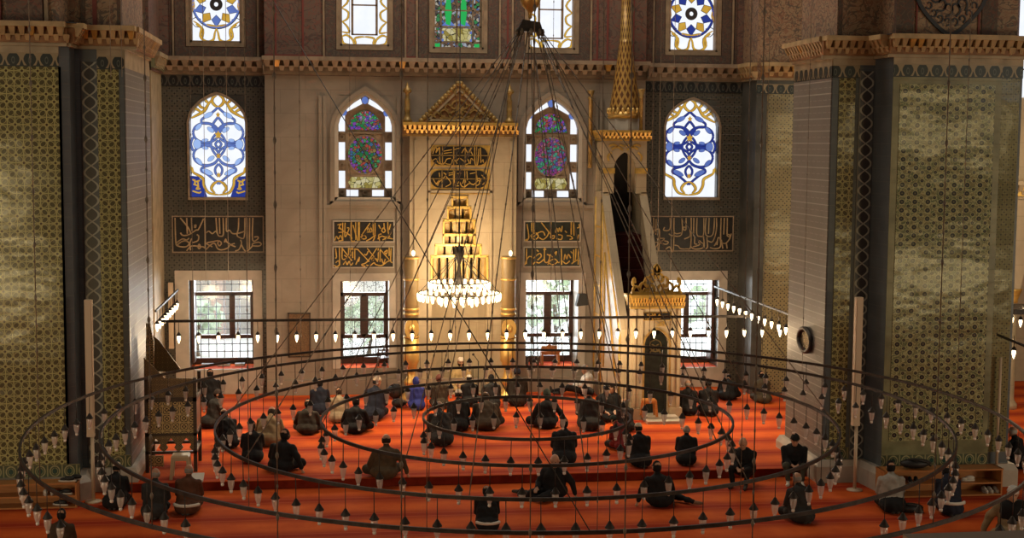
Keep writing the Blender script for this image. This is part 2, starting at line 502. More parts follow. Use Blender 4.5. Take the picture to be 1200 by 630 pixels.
MT['sg_white'] = emitmat('backlit_white_glass', lambda nt: mixc(noise(nt, 3, None, 2), (.80, .86, 1.0), (1.0, 1.0, 1.0)), 1.05)
MT['sg_blue'] = emitmat('backlit_blue_glass', lambda nt: mixc(noise(nt, 4, None, 2), (.08, .14, .50), (.22, .33, .78)), .75)
MT['sg_light'] = emitmat('backlit_pale_blue_glass', (.38, .55, .95), .9)
MT['sg_navy'] = emitmat('backlit_navy_glass', (.035, .06, .35), .7)
MT['sg_gold'] = emitmat('backlit_amber_glass', lambda nt: mixc(noise(nt, 6, None, 2), (.55, .24, .02), (.95, .62, .10)), .75)
MT['sg_line'] = mat('lead_came', (.05, .045, .05), .5)
MT['sg_cream'] = emitmat('backlit_cream_glass', lambda nt: vglass([(.75, .65, .25), (.45, .35, .08), (.9, .8, .45)], 9, .03)(nt), .6)
MT['sg_multi'] = emitmat('backlit_floral_glass', vglass([(.02, .18, .05), (.18, .05, .30), (.05, .30, .10), (.06, .08, .35), (.30, .06, .05), (.10, .28, .12), (.30, .18, .35), (.12, .10, .05)], 15, .06), 1.0)
MT['sg_rose'] = emitmat('backlit_rose_glass', vglass([(.02, .14, .05), (.35, .06, .04), (.16, .10, .03), (.05, .25, .09), (.20, .06, .28), (.10, .07, .03), (.05, .12, .22), (.22, .15, .05)], 14, .06), .95)
MT['sg_plum'] = emitmat('backlit_plum_glass', vglass([(.20, .04, .14), (.04, .22, .10), (.22, .06, .06), (.06, .25, .16), (.14, .05, .24), (.28, .10, .14), (.05, .14, .20)], 15, .06), 1.0)
MT['sg_scene'] = emitmat('backlit_mosaic_glass', vglass([(.45, .48, .55), (.12, .10, .08), (.30, .16, .08), (.10, .18, .40), (.55, .50, .40), (.06, .28, .10), (.22, .12, .08), (.12, .09, .08)], 13, .05), .7)
MT['sg_green'] = emitmat('backlit_green_glass', (.03, .45, .10), .9)
MT['plaster'] = mat('window_plaster_tracery', lambda nt: vary(nt, (.27, .19, .12), .2, 6), .6)
# ---------------------------------------------------------------- the building
YC, YB = 36.95, 37.3           # marble centre of the qibla wall, tiled side bays
AX = 3.45                      # mosque axis
def struct(name, mb, mats, label, cat, parent=None, kind='structure'):
    o = mb.build(name, mats, parent)
    if parent is None:
        tag(o, label, cat, None, kind)
    return o
b = MB(); b.box(-24, -10, -.5, 30, 38.2, -.18); struct('floor', b, MT['carpet'], 'orange red carpet of the lower prayer hall in front of the platform', 'floor')
b = MB()
b.box(-4.4, 27.55, -.178, 10.4, 38.3, 0, 0); b.box(-24, 31.3, -.178, -4.4, 38.3, 0, 0); b.box(10.4, 29.4, -.178, 30, 38.3, 0, 0)
b.box(-4.4, 27.54, -.178, 10.4, 27.55, -.012, 1)
struct('floor_platform', b, [MT['carpet'], MT['carpet_riser']], 'raised carpeted platform one step above the hall floor', 'platform floor')
b = MB(); b.box(-24, -10, 26, 30, 38.3, 26.4); struct('ceiling', b, MT['stone'], 'high plain ceiling over the hall', 'ceiling')
for n, bx in (('left', (-24.4, -10, -.5, -24, 38.3, 26.4)), ('right', (30, -10, -.5, 30.4, 38.3, 26.4)), ('front', (-24.4, -10.4, -.5, 30.4, -10, 26.4))):
    b = MB(); b.box(*bx); struct('wall_' + n, b, MT['stone'], {'left': 'plain stone wall of the left side aisle', 'right': 'plain stone wall of the right side aisle', 'front': 'plain stone wall behind the gallery'}[n], 'wall')
def wall_grid(mb, x0, x1, z0, z1, holes, y0, y1, m=0):
    xs = sorted({x0, x1} | {h[k] for h in holes for k in (0, 2) if x0 < h[k] < x1})
    zs = sorted({z0, z1} | {h[k] for h in holes for k in (1, 3) if z0 < h[k] < z1})
    for j in range(len(zs) - 1):
        run = None
        for i in range(len(xs) - 1):
            cx, cz = (xs[i] + xs[i+1]) / 2, (zs[j] + zs[j+1]) / 2
            solid = not any(h[0] < cx < h[2] and h[1] < cz < h[3] for h in holes)
            if solid and run is None: run = xs[i]
            if (not solid or i == len(xs) - 2) and run is not None:
                mb.box(run, y0, zs[j], xs[i+1] if solid else xs[i], y1, zs[j+1], m); run = None
XL, XR = atY(311, 200, YC).x, atY(755, 200, YC).x     # edges of the marble centre
XBL, XBR = -4.4, 11.2                                  # outer edges of the bays
ZC0, ZC1 = 8.42, 8.88                                  # cornice
# openings (x0,z0,x1,z1)
G = {1: rectY(222, 328, 297, 432, YB), 2: rectY(399, 329, 456, 431, YC), 3: rectY(616, 328, 677, 429, YC), 4: rectY(783, 328, 841, 430, YB)}
A = {1: rectY(222, 111, 287.5, 231, YB), 2: rectY(396.5, 112, 459.5, 231, YC), 3: rectY(616.5, 116, 677.5, 232, YC), 4: rectY(780, 117, 842, 231, YB)}
U = {1: rectY(222, -60, 282.5, 50, YB), 2: rectY(398.5, -60, 456, 54, YC), 3: rectY(507.5, -60, 567, 57.5, YC), 4: rectY(619.5, -60, 674.5, 58, YC), 5: rectY(784.5, -60, 841.5, 60.5, YB)}
NX0, NX1 = AX - 1.02, AX + .98                         # mihrab niche
NICHE = (NX0, 0.0, NX1, 5.35)
YK = 38.2
allh = list(G.values()) + list(A.values()) + [NICHE]
b = MB()
wall_grid(b, XBL - .3, XL, 0, ZC0, allh, YB, YK); wall_grid(b, XR, XBR + .3, 0, ZC0, allh, YB, YK)
struct('wall_back', b, MT['tile_star_dark'], 'dark tiled side bays of the far wall', 'wall')
b = MB(); wall_grid(b, XL, XR, 0, ZC0, allh, YC, YK)
b.box(XL, YC - .06, 0, XR, YC, .40)
for px in (376, 381, 467, 697, 703):
    x = atY(px, 250, YC).x; b.box(x - .045, YC - .07, .4, x + .045, YC, 7.9)
for (p0, p1) in ((376, 467), (612, 703)): b.box(atY(p0, 250, YC).x, YC - .05, 4.98, atY(p1, 250, YC).x, YC, 5.06)

struct('wall_marble', b, MT['marble'], 'veined beige marble centre of the far wall around the prayer niche', 'wall')
b = MB(); uh = list(U.values())
wall_grid(b, XBL - 3, XL, ZC0, 14, uh, YB, YK); wall_grid(b, XR, XBR + 3, ZC0, 14, uh, YB, YK); wall_grid(b, XL, XR, ZC0, 14, uh, YC, YK)
b.box(XBL - 20, YB, 14, XBR + 20, YK, 26.4); b.box(-24, YB, -.5, XBL - 2.9, YK, 14.1); b.box(XBR + 2.9, YB, 8.4, 30, YK, 14.1)
# painted frames round the upper windows, red dividing lines between the panels
for k, (x0, z0, x1, z1) in U.items():
    y = YB if k in (1, 5) else YC
    for g, w, m in ((.0, .10, 2), (.12, .26, 1), (.40, .05, 2)):
        x0a, x1a, z0a = x0 - g, x1 + g, z0 - g
        b.box(x0a - w, y - .03 - g * .05, z0a - w, x1a + w, y, z0a, m)
        b.box(x0a - w, y - .03 - g * .05, z0a, x0a, y, 14, m); b.box(x1a, y - .03 - g * .05, z0a, x1a + w, y, 14, m)
for px in (323, 355, 383, 476, 494, 579, 595, 700, 712, 742):
    x = atY(px, 40, YC).x; b.box(x - .025, YC - .02, ZC1, x + .025, YC, 14, 3)
b.box(XL, YC - .022, ZC1 + .03, XR, YC, ZC1 + .08, 3)
for px in (200, 212, 296, 770, 855, 862):
    x = atY(px, 40, YB).x; b.box(x - .03, YB - .02, ZC1, x + .03, YB, 14, 1)
struct('wall_painted', b, [MT['paint'], MT['paint_dark'], MT['paint_tan'], MT['paint_red']], 'painted arabesque wall above the stone cornice', 'wall')
# ---- cornices: rows of little stalactite brackets
def cornice(mb, p0, p1, zt, h, dep, unit, gild=0.0):
    L = setxf(mb, p0, p1); n = max(1, round(L / unit)); u = L / n
    mb.box(0, 0, zt - .22*h, L, dep, zt, 0)
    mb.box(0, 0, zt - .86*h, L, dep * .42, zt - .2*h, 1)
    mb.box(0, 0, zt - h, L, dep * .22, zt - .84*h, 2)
    for i in range(n):
        x = (i + .5) * u
        def wedge(x, w, za, zb, da, db, m):
            mb.hexa([(x - w*.55, 0, zb), (x + w*.55, 0, zb), (x + w*.55, db, zb), (x - w*.55, db, zb)],
                    [(x - w, 0, za), (x + w, 0, za), (x + w, da, za), (x - w, da, za)], m)
        wedge(x, u * .36, zt - .2*h, zt - .58*h, dep * .92, dep * .60, 3 if random.random() < gild else 0)
        wedge(x + u * .5 - (u if i == n - 1 else 0) * 0, u * .30, zt - .52*h, zt - .86*h, dep * .62, dep * .36, 0)
    mb.xf = None
b = MB(); cornice(b, (XBL, YB), (XL, YB), ZC1, ZC1 - ZC0, .34, .27, .03); cornice(b, (XR, YB), (XBR, YB), ZC1, ZC1 - ZC0, .34, .27, .03)
cornice(b, (XL - .05, YC), (XR + .05, YC), ZC1 + .02, ZC1 - ZC0, .36, .25, .06); 
cornice(b, (XL, YB), (XL, YC - .3), ZC1 + .02, ZC1 - ZC0, .06, .25); cornice(b, (XR, YC - .3), (XR, YB), ZC1 + .02, ZC1 - ZC0, .06, .25)
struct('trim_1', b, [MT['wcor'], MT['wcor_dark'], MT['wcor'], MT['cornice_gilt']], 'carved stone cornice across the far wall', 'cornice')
MT['frieze_bay'] = mat('palmette_frieze_bay', frieze(8.12, .30, (.085, .080, .066), (.012, .014, .016)), .35)
MT['frieze_pier'] = mat('palmette_frieze_pier', frieze(8.06, .26, (.30, .235, .135), (.010, .017, .017)), .3)
b = MB(); b.box(XBL, YB - .02, 8.12, XL, YB, ZC0); b.box(XR, YB - .02, 8.12, XBR, YB, ZC0)
struct('trim_2', b, MT['frieze_bay'], 'dark palmette frieze under the cornice of the tiled bays', 'frieze')
# ---- pilasters beyond the great piers
PLY, PRY = 35.2, 36.0
b = MB(); b.box(-9, PLY, 0, XBL + .04, YB + .4, 8.42, 0); b.box(-9, PLY - .02, .6, XBL - .5, PLY, 8.1, 1)
b.box(-9, PLY, 8.42, XBL, YB + .4, 14, 2)
cornice(b, (XBL + .04, PLY), (XBL + .04, YB), ZC1, .46, .22, .27); b.xf = None
struct('pillar_back_left', b, [MT['cornice_pale'], MT['tile_plain'], MT['paint'], MT['cornice_gilt']], 'pale corner pilaster between the left tiled bay and the great left pier', 'pilaster')
b = MB(); xr0 = atY(887, 300, PRY).x
b.box(XBR, PRY, 0, xr0 + 3.2, YB + .4, 8.42, 0); b.box(xr0 + .18, PRY - .02, .05, xr0 + 3, PRY, 8.1, 1)
b.box(xr0 - .12, PRY - .03, 8.06, xr0 + 3, PRY, 8.32, 2)
b.box(XBR, PRY, 8.42, xr0 + 3.2, YB + .4, 14, 3)
struct('pillar_back_right', b, [MT['tile_plain_grey'], MT['tile_star_tan'], MT['frieze_pier'], MT['paint_pier']], 'tan star tiled pilaster beside the right bay', 'pilaster')
b = MB(); cornice(b, (XBR + .1, PRY), (xr0 + 3, PRY), ZC1, .46, .3, .25, .1); cornice(b, (XBR, YB), (XBR, PRY), ZC1, .46, .25, .27)
struct('trim_3', b, [MT['cornice'], MT['cornice_dark'], MT['cornice_pale'], MT['cornice_gilt']], 'golden cornice over the star tiled pilaster', 'cornice')
# ---- the two great piers
def pier(name, foot, panels, corn, label, upper):
    ZB, ZT = .26, 8.06
    b = MB(); b.polyz(foot, ZB, 8.46, 0)
    for p0, p1, s0, s1, m, z0, z1 in panels:
        L = setxf(b, p0, p1); b.box(s0, 0, z0, s1, .030 if m == 2 else .018, z1, m); b.xf = None
    root = struct(name, b, [MT['tile_chamfer'], MT['tile_petal'], MT['tile_floral'], MT['tile_row'], MT['tile_border'], MT['frieze_pier'], MT['tile_plain'], MT['zz_' + name], MT['tile_star_edge'], MT['cornice_pale']], label, 'pillar')
    cx = sum(p[0] for p in foot) / len(foot); cy = sum(p[1] for p in foot) / len(foot)
    def grow(k):
        out = []; n = len(foot)
        for i in range(n):
            p, q, r = Vector(foot[i-1]), Vector(foot[i]), Vector(foot[(i+1) % n])
            d1 = (q - p).normalized(); d2 = (r - q).normalized()
            out.append(tuple(q + (Vector((d1.y, -d1.x)) + Vector((d2.y, -d2.x))) * k))
        return out
    bb = MB(); o1, o2 = grow(.16), grow(.10)
    bb.polyz(o1, -.18, .16, 0); n = len(foot)
    bb.add([(x, y, .16) for x, y in o1] + [(x, y, ZB + .02) for x, y in o2], [(i, (i+1) % n, (i+1) % n + n, i + n) for i in range(n)] + [tuple(range(n, 2*n))], 0)
    bb.build('pillar_base', MT['marble_white'], root)
    c = MB()
    for p0, p1 in corn: cornice(c, p0, p1, 8.88, .44, .30, .17, .12)
    c.build('pillar_cornice', [MT['cornice'], MT['cornice_dark'], MT['cornice_pale'], MT['cornice_gilt']], root)
    u = MB(); u.polyz(grow(-.10), 8.46, 14, 0); u.polyz(grow(.14), 8.87, 8.885, 3)
    for p0, p1, s0, s1, m in upper:
        setxf(u, p0, p1); u.box(s0, -.2, 8.9, s1, -.08, 14, m); u.xf = None
    u.build('painted_shaft', [MT['paint_pier'], MT['paint_red'], MT['paint_dark'], MT['navy'], MT['paint_tan'], MT['paint']], root)
    return root
# left pier (footprint counter-clockwise from above)
LX1 = atY(84, 300, 27.1).x; LX2 = atY(99, 300, 27.8).x; LXS = -3.95; LYE = atX(176, 200, LXS).y
zc = (atY(101, 300, 27.8).x + atY(117, 300, 27.8).x) / 2
MT['zz_pillar_left'] = mat('zigzag_tile_left', zigzag(zc, .30), .25)
F1, F2 = 27.1, 27.8
footL = [(-9.5, F1), (LX1 - .16, F1), (LX1, F1 + .16), (LX1, F2), (LXS, F2), (LXS, LYE), (-9.5, LYE)]
x18 = atY(118, 300, F2).x; x0t = atY(76, 300, F1).x
pL = [((-9.5, F1), (LX1, F1), 0, x0t + 9.5, 1, .52, 8.06), ((-9.5, F1), (LX1, F1), 0, x0t + 9.5 + .2, 4, .26, .52), ((-9.5, F1), (LX1, F1), 0, LX1 + 9.5 - .16, 5, 8.06, 8.32), ((-9.5, F1), (LX1, F1), 0, LX1 + 9.5 - .16, 9, 8.32, 8.46),
      ((-9.5, F1), (LX1, F1), x0t + 9.5, LX1 + 9.5 - .17, 6, .52, 8.06),
      ((LX1, F2), (LXS, F2), LX2 - LX1 + .01, x18 - LX1, 7, .26, 8.2), ((LX1, F2), (LXS, F2), x18 - LX1, LXS - LX1 - .10, 1, .52, 8.06), ((LX1, F2), (LXS, F2), x18 - LX1, LXS - LX1, 4, .26, .52), ((LX1, F2), (LXS, F2), x18 - LX1 , LXS - LX1, 5, 8.06, 8.32), ((LX1, F2), (LXS, F2), x18 - LX1, LXS - LX1, 9, 8.32, 8.46),
      ((LXS, F2), (LXS, LYE), .02, LYE - F2 - .02, 3, .26, 8.10), ((LXS, F2), (LXS, LYE), 0, LYE - F2, 9, 8.10, 8.46)]
cL = [((-9.5, F1), (LX1, F1)), ((LX1, F1), (LX1, F2)), ((LX1, F2), (LXS + .25, F2)), ((LXS, F2), (LXS, LYE))]
upL = [((-9.5, F1), (LX1, F1), LX1 + 9.5 - 1.25 - .05, LX1 + 9.5 - 1.2, 1), ((-9.5, F1), (LX1, F1), LX1 + 9.5 - .42, LX1 + 9.5 - .36, 4), ((-9.5, F1), (LX1, F1), LX1 + 9.5 - 1.1, LX1 + 9.5 - .45, 5), ((LX1, F2), (LXS, F2), .12, .2, 2), ((LX1, F2), (LXS, F2), .34, .42, 1), ((LX1, F2), (LXS, F2), .8, .88, 2)]
pier('pillar_left', footL, pL, cL, 'great left pier clad in olive petal pattern tiles', upL)
# right pier
G1, G2 = 26.35, 27.1
RXS = atY(970, 300, G2).x; RYE = atX(927, 250, RXS).y
RX1 = atY(1040, 300, G1).x; RX2 = atY(1166, 300, G1).x; RX3 = atY(1190, 300, G1 + .08).x
zc = (atY(1002, 300, G2).x + atY(1018, 300, G2).x) / 2
MT['zz_pillar_right'] = mat('zigzag_tile_right', zigzag(zc, .30), .25)
xs = atY(1018.5, 300, G2).x
footR = [(RXS, G2), (xs, G2), (RX1, G1), (RX2, G1), (RX2, G1 + .08), (RX3, G1 + .08), (RX3, RYE), (RXS, RYE)]
a0 = atY(1001, 300, G2).x - RXS
pR = [((RXS, G2), (xs, G2), .14, a0 - .08, 1, .52, 8.06), ((RXS, G2), (xs, G2), 0, a0, 4, .26, .52), ((RXS, G2), (xs, G2), 0, a0, 5, 8.06, 8.32), ((RXS, G2), (xs, G2), 0, xs - RXS, 9, 8.32, 8.46), ((RXS, G2), (xs, G2), a0, a0 + .30, 7, .26, 8.2),
      ((RX1, G1), (RX2, G1), .0, RX2 - RX1, 6, .52, 8.06), ((RX1, G1), (RX2, G1), .14, RX2 - RX1 - .14, 2, .80, 7.92), ((RX1, G1), (RX2, G1), 0, RX2 - RX1, 4, .26, .52), ((RX1, G1), (RX2, G1), 0, RX2 - RX1, 5, 8.06, 8.32), ((RX1, G1), (RX2, G1), 0, RX2 - RX1, 9, 8.32, 8.46),
      ((RX2, G1 + .08), (RX3, G1 + .08), .04, RX3 - RX2 - .06, 8, .52, 8.06), ((RX2, G1 + .08), (RX3, G1 + .08), 0, RX3 - RX2, 5, 8.06, 8.32), ((RX2, G1 + .08), (RX3, G1 + .08), 0, RX3 - RX2, 9, 8.32, 8.46),
      ((RXS, RYE), (RXS, G2), .02, RYE - G2 - .02, 3, .26, 8.06), ((RXS, RYE), (RXS, G2), 0, RYE - G2, 5, 8.06, 8.32), ((RXS, RYE), (RXS, G2), 0, RYE - G2, 9, 8.32, 8.46)]
cR = [((RXS, RYE), (RXS, G2)), ((RXS - .25, G2), (xs, G2)), ((xs, G2), (RX1, G1)), ((RX1 - .12, G1), (RX2 + .1, G1)), ((RX2, G1 + .08), (RX3 + .25, G1 + .08)), ((RX3, G1 + .08), (RX3, RYE))]
w = RX2 - RX1
upR = [((RXS, G2), (xs, G2), .12, .2, 2), ((RX1, G1), (RX2, G1), .06, .42, 2), ((RX1, G1), (RX2, G1), .47, .50, 1), ((RX1, G1), (RX2, G1), w - .50, w - .46, 1), ((RX1, G1), (RX2, G1), w - .42, w - .1, 2)]
pr = pier('pillar_right', footR, pR, cR, 'great right pier clad in olive floral tiles', upR)
# painted medallion on the right pier above the cornice
mb = MB(); xm = (RX1 + RX2) / 2 + .05
def ogee(cx, cz, w, h, n=40):
    return [(cx + w * sin(t) * (1 - .22 * abs(cos(t)) ** 3), cz + h * cos(t) * (.86 + .14 * abs(cos(t)) ** 6)) for t in [2 * pi * i / n for i in range(n)]]
mb.strip(ogee(xm, 9.85, .78, .98), ogee(xm, 9.85, .70, .90), G1 + .055, G1 + .1, 0, True); mb.poly(ogee(xm, 9.85, .70, .90)[::-1], G1 + .07, G1 + .1, 1)
for k in range(14):
    t = k / 14 * 2 * pi; c0 = (xm + .34 * cos(t), 9.85 + .46 * sin(t))
    mb.ribbon([(c0[0] + .13 * cos(t + a) * (1 - a / 9), c0[1] + .15 * sin(t + a) * (1 - a / 9)) for a in [0, 1, 2, 3, 4, 5]], .035, G1 + .05, G1 + .08, 2)
for k in range(7):
    t = k / 7 * 2 * pi + .3; c0 = (xm + .14 * cos(t), 9.85 + .18 * sin(t))
    mb.ribbon([(c0[0] + .08 * cos(t + a) * (1 - a / 9), c0[1] + .10 * sin(t + a) * (1 - a / 9)) for a in [0, 1, 2, 3, 4, 5]], .028, G1 + .05, G1 + .08, 2)
for k in range(22):
    t = k / 22 * 2 * pi; c0 = (xm + .55 * cos(t), 9.85 + .70 * sin(t))
    mb.ribbon([(c0[0] + .08 * cos(t + a) * (1 - a / 9), c0[1] + .09 * sin(t + a) * (1 - a / 9)) for a in [0, 1, 2, 3, 4, 5]], .026, G1 + .05, G1 + .08, 2)
mb.build('painted_medallion', [MT['navy'], MT['paint_pier'], MT['navy']], pr)
# ---- side aisle seen past the right pier
b = MB(); b.box(xr0 + 3.2, YB + .1, 0, 30, YK, 8.4, 0)
ax0, ax1 = atY(1200, 300, 33).x, 0
struct('wall_aisle', b, MT['marble_warm'], 'warm lit marble wall of the aisle beyond the right pier', 'wall')
# ---------------------------------------------------------------- windows
def arch(x0, x1, zs, zt, n=14, pt=.28):
    cx, hw = (x0 + x1) / 2, (x1 - x0) / 2; out = []
    for i in range(2 * n + 1):
        t = i / n
        q = t if t <= 1 else 2 - t
        x = cx - hw * (1 - q) * (1 if t <= 1 else -1)
        out.append((x, zs + (zt - zs) * ((1 - pt) * sqrt(max(0, 1 - (1 - q) ** 2)) + pt * q)))
    return out
def archpoly(x0, z0, x1, zs, zt, n=14, pt=.28):
    return [(x0, z0), (x1, z0)] + arch(x0, x1, zs, zt, n, pt)[::-1]
def inset(pts, k):
    cx = sum(p[0] for p in pts) / len(pts); cz = sum(p[1] for p in pts) / len(pts)
    return [(cx + (x - cx) * (1 - k), cz + (z - cz) * (1 - k)) for x, z in pts]
WN = [0]
def wname():
    WN[0] += 1; return 'window_%d' % WN[0]
# ---- ground windows: deep marble reveals, mahogany casements, iron grille
def ground_window(k, lab, leaded):
    x0, z0, x1, z1 = G[k]; y = YB if k in (1, 4) else YC
    YF = y + .78
    b = MB(); fr = .20 if k in (1, 4) else .13
    if k in (1, 4):
        for a in ((x0 - .36, z1, x1 + .24, z1 + .26), (x0 - .36, z0, x0, z1), (x1, z0, x1 + .24, z1)):
            b.box(a[0], y - .05, a[1], a[2], y + .02, a[3], 0)
        b.box(x0 - .36, y - .05, 0, x1 + .24, y + .02, z0 - .0, 0)
    else:
        for a in ((x0 - .2, z1, x1 + .2, z1 + .2), (x0 - .2, z0, x0, z1), (x1, z0, x1 + .2, z1)):
            b.box(a[0], y - .035, a[1], a[2], y + .02, a[3], 0)
    b.box(x0 - .04, y + .01, z0 - .02, x1 + .04, YF + .4, z0 + .008, 1)      # red carpeted sill
    root = struct(wname(), b, [MT['marble_white'], MT['carpet']], lab, 'window')
    zm0, zm1 = z0 + .13, z1
    zb, zt_ = zm0 + (zm1 - zm0) * .28, zm0 + (zm1 - zm0) * .80
    f = MB(); w = .075; mw = .035 if k in (1, 4) else .065; xm = x0 + (x1 - x0) * (.64 if k == 1 else .5)
    for a in ((x0, zm0, x0 + w, zm1), (x1 - w, zm0, x1, zm1), (x0, zm0, x1, zm0 + .05), (x0, zb - .05, x1, zb + .05), (x0, zt_ - .05, x1, zt_ + .05), (xm - mw, zb, xm + mw, zt_), (x0, z0, x1, zm0)):
        f.box(a[0], YF, a[1], a[2], YF + .09, a[3])
    for s in (0, 1):
        xa, xb = (x0 + w, xm - mw) if s == 0 else (xm + mw, x1 - w)
        for a in ((xa, zb + .05, xa + .045, zt_ - .05), (xb - .045, zb + .05, xb, zt_ - .05)):
            f.box(a[0], YF - .02, a[1], a[2], YF + .06, a[3])
    f.build('window_frame', MT['wood_red'], root)
    if k in (1, 4):     # opened shutter standing in the reveal
        s = MB(); xs = x0 + .02 if k == 1 else x1 - .10
        s.box(xs, y + .30, zm0, xs + .08, YF, zm1); s.build('shutter', MT['wood_red'], root)
    g = MB(); g.box(x0 + .02, YF + .04, zm0, x1 - .02, YF + .05, zm1); g.build('pane', MT['window_glass'], root)
    r = MB(); YG = YF + .16; nx = 8 if k in (1, 4) else 4; nz = 11 if k in (1, 4) else 8
    if leaded:
        cw, ch = (x1 - x0) / 4, (zm1 - zm0) / 7
        for i in range(4):
            for j in range(7):
                cx, cz = x0 + cw * (i + .5), zm0 + ch * (j + .5); P = []
                for q in range(16):
                    t = 2 * pi * q / 16 + .2; rad = .47 if q % 2 == 0 else .24
                    P.append((cx + cw * rad * cos(t), cz + ch * rad * sin(t)))
                for q in range(0, 16):
                    p1, p2 = P[q], P[(q + 1) % 16]
                    r.ribbon([p1, p2], .012, YG, YG + .012)
        for i in range(1, 4): r.box(x0 + cw * i - .012, YG, zm0, x0 + cw * i + .012, YG + .015, zm1)
    else:
        for i in range(1, nx): x = x0 + (x1 - x0) * i / nx; r.tube([(x, YG, zm0), (x, YG, zm1)], .013, 5)
        for j in range(1, nz):
            z = zm0 + (zm1 - zm0) * j / nz; r.tube([(x0, YG, z), (x1, YG, z)], .013, 5)
            for i in range(1, nx): r.ball((x0 + (x1 - x0) * i / nx, YG, z), .028, 6)
    r.build('grille', MT['grille'], root)
    return root
ground_window(1, 'tall barred window low on the left, wide marble surround', False)
ground_window(2, 'mahogany window with star leading, left of the prayer niche', True)
ground_window(3, 'mahogany window with star leading, right of the prayer niche', True)
ground_window(4, 'barred window low on the right, partly behind the pulpit door', False)
# ---- arabesque stained glass (side bays)
def arabesque(root, x0, z0, x1, z1, yg, pal, dark_corners):
    cx = (x0 + x1) / 2; sx = (x1 - x0) / 295.; sz = (z1 - z0) / 520.
    Pm = lambda q, s: [(cx + s * p[0] * sx, z1 - (p[1] - 70) * sz) for p in q]
    blue, gold, lead, pale = MB(), MB(), MB(), MB()
    E_ = lambda cx_, cz_, rx_, rz_, a0, a1: [(cx_ + rx_ * cos(radians(a0 + (a1 - a0) * i / 12)), cz_ + rz_ * sin(radians(a0 + (a1 - a0) * i / 12))) for i in range(13)]
    B = [E_(66, 262, 68, 50, 0, 360), E_(66, 378, 68, 50, 0, 360), [(0,132),(30,158),(62,178),(88,196),(82,214),(48,216),(20,232),(0,256)], [(0,182),(20,206),(30,228),(16,250),(0,262)],
         [(0,392),(20,418),(52,430),(86,440),(92,458),(64,472),(30,498),(0,524)], [(0,256),(28,286),(40,320),(28,356),(0,390)], [(0,300),(16,320),(0,342)], [(0,420),(18,444),(16,468),(0,486)], [(134,285),(146,320),(134,355)], [(40,320),(70,322),(96,320)]]
    for q in B:
        for s in (1, -1): blue.ribbon(Pm(q, s), 9 * sx, yg - .035, yg - .012, 0); lead.ribbon(Pm(q, s), 13.5 * sx, yg - .022, yg - .008, 0)
    for (lx, lz, a, bb, rot) in ((52,172,26,12,.45),(112,320,20,24,0),(40,246,20,11,-.6),(40,394,20,11,.6),(104,232,22,10,.8),(104,408,22,10,-.8),(60,462,30,12,-.45),(70,300,16,8,.1),(70,340,16,8,-.1)):
        for s in (1, -1):
            P = [(lx + a * cos(t) * cos(rot) - bb * sin(t) * sin(rot), lz + a * cos(t) * sin(rot) + bb * sin(t) * cos(rot)) for t in [2 * pi * i / 14 for i in range(14)]]
            pp = Pm(P, s)
            if s == 1: pp = pp[::-1]
            pale.poly(pp, yg - .045, yg - .012, 0); lead.strip(pp, inset(pp, -.10), yg - .03, yg - .01, 0, True)
    Gd = [[(0,66),(26,84),(30,105),(14,124),(0,128)], [(150,428),(138,462),(112,478),(84,496),(80,530),(60,565),(30,576),(0,580)], [(0,508),(26,522),(40,548),(20,572)],
          [(30,92),(52,118),(72,150),(110,172),(142,188)], [(60,140),(92,130),(100,106),(80,100)], [(88,158),(120,140),(134,160)], [(48,112),(66,96),(60,82)]]
    for q in Gd:
        for s in (1, -1): gold.ribbon(Pm(q, s), 10 * sx, yg - .04, yg - .012, 0, taper=True); lead.ribbon(Pm(q, s), 14 * sx, yg - .02, yg - .008, 0, taper=True)
    for (lz, r) in ((170,13),(272,20),(380,14),(478,13)):
        P = [(r * (1 if i % 2 == 0 else .55) * sin(2*pi*i/10), lz - r * 1.15 * (1 if i % 2 == 0 else .55) * cos(2*pi*i/10)) for i in range(10)]
        gold.poly(Pm(P, 1)[::-1], yg - .05, yg - .012, 0)
    for s in (1, -1):
        P = [(150,432),(128,470),(136,440)]; gold.poly(Pm(P, s)[::(-1 if s == 1 else 1)], yg - .04, yg - .012, 0)
    blue.build('blue_tracery', pal[0], root); pale.build('blue_leaves', pal[1], root); gold.build('amber_scrolls', MT['sg_gold'], root); lead.build('leading', MT['sg_line'], root)
    if dark_corners:
        c = MB()
        for s in (1, -1):
            P = [(148,590),(148,482),(110,486),(84,510),(80,540),(62,590)]; c.poly(Pm(P, s)[::(1 if s == -1 else -1)], yg - .03, yg - .012, 0)
        c.build('navy_corner_panels', MT['sg_navy'], root)
        l = MB()
        for s in (1, -1):
            for q in ([(140,500),(120,512),(100,505)], [(135,525),(110,535),(120,550),(98,548)], [(140,560),(105,570),(95,562)], [(128,500),(126,530)], [(112,505),(108,545)]):
                l.ribbon(Pm(q, s), 8 * sx, yg - .04, yg - .03, 0)
        l.build('corner_lettering', MT['sg_gold'], root)
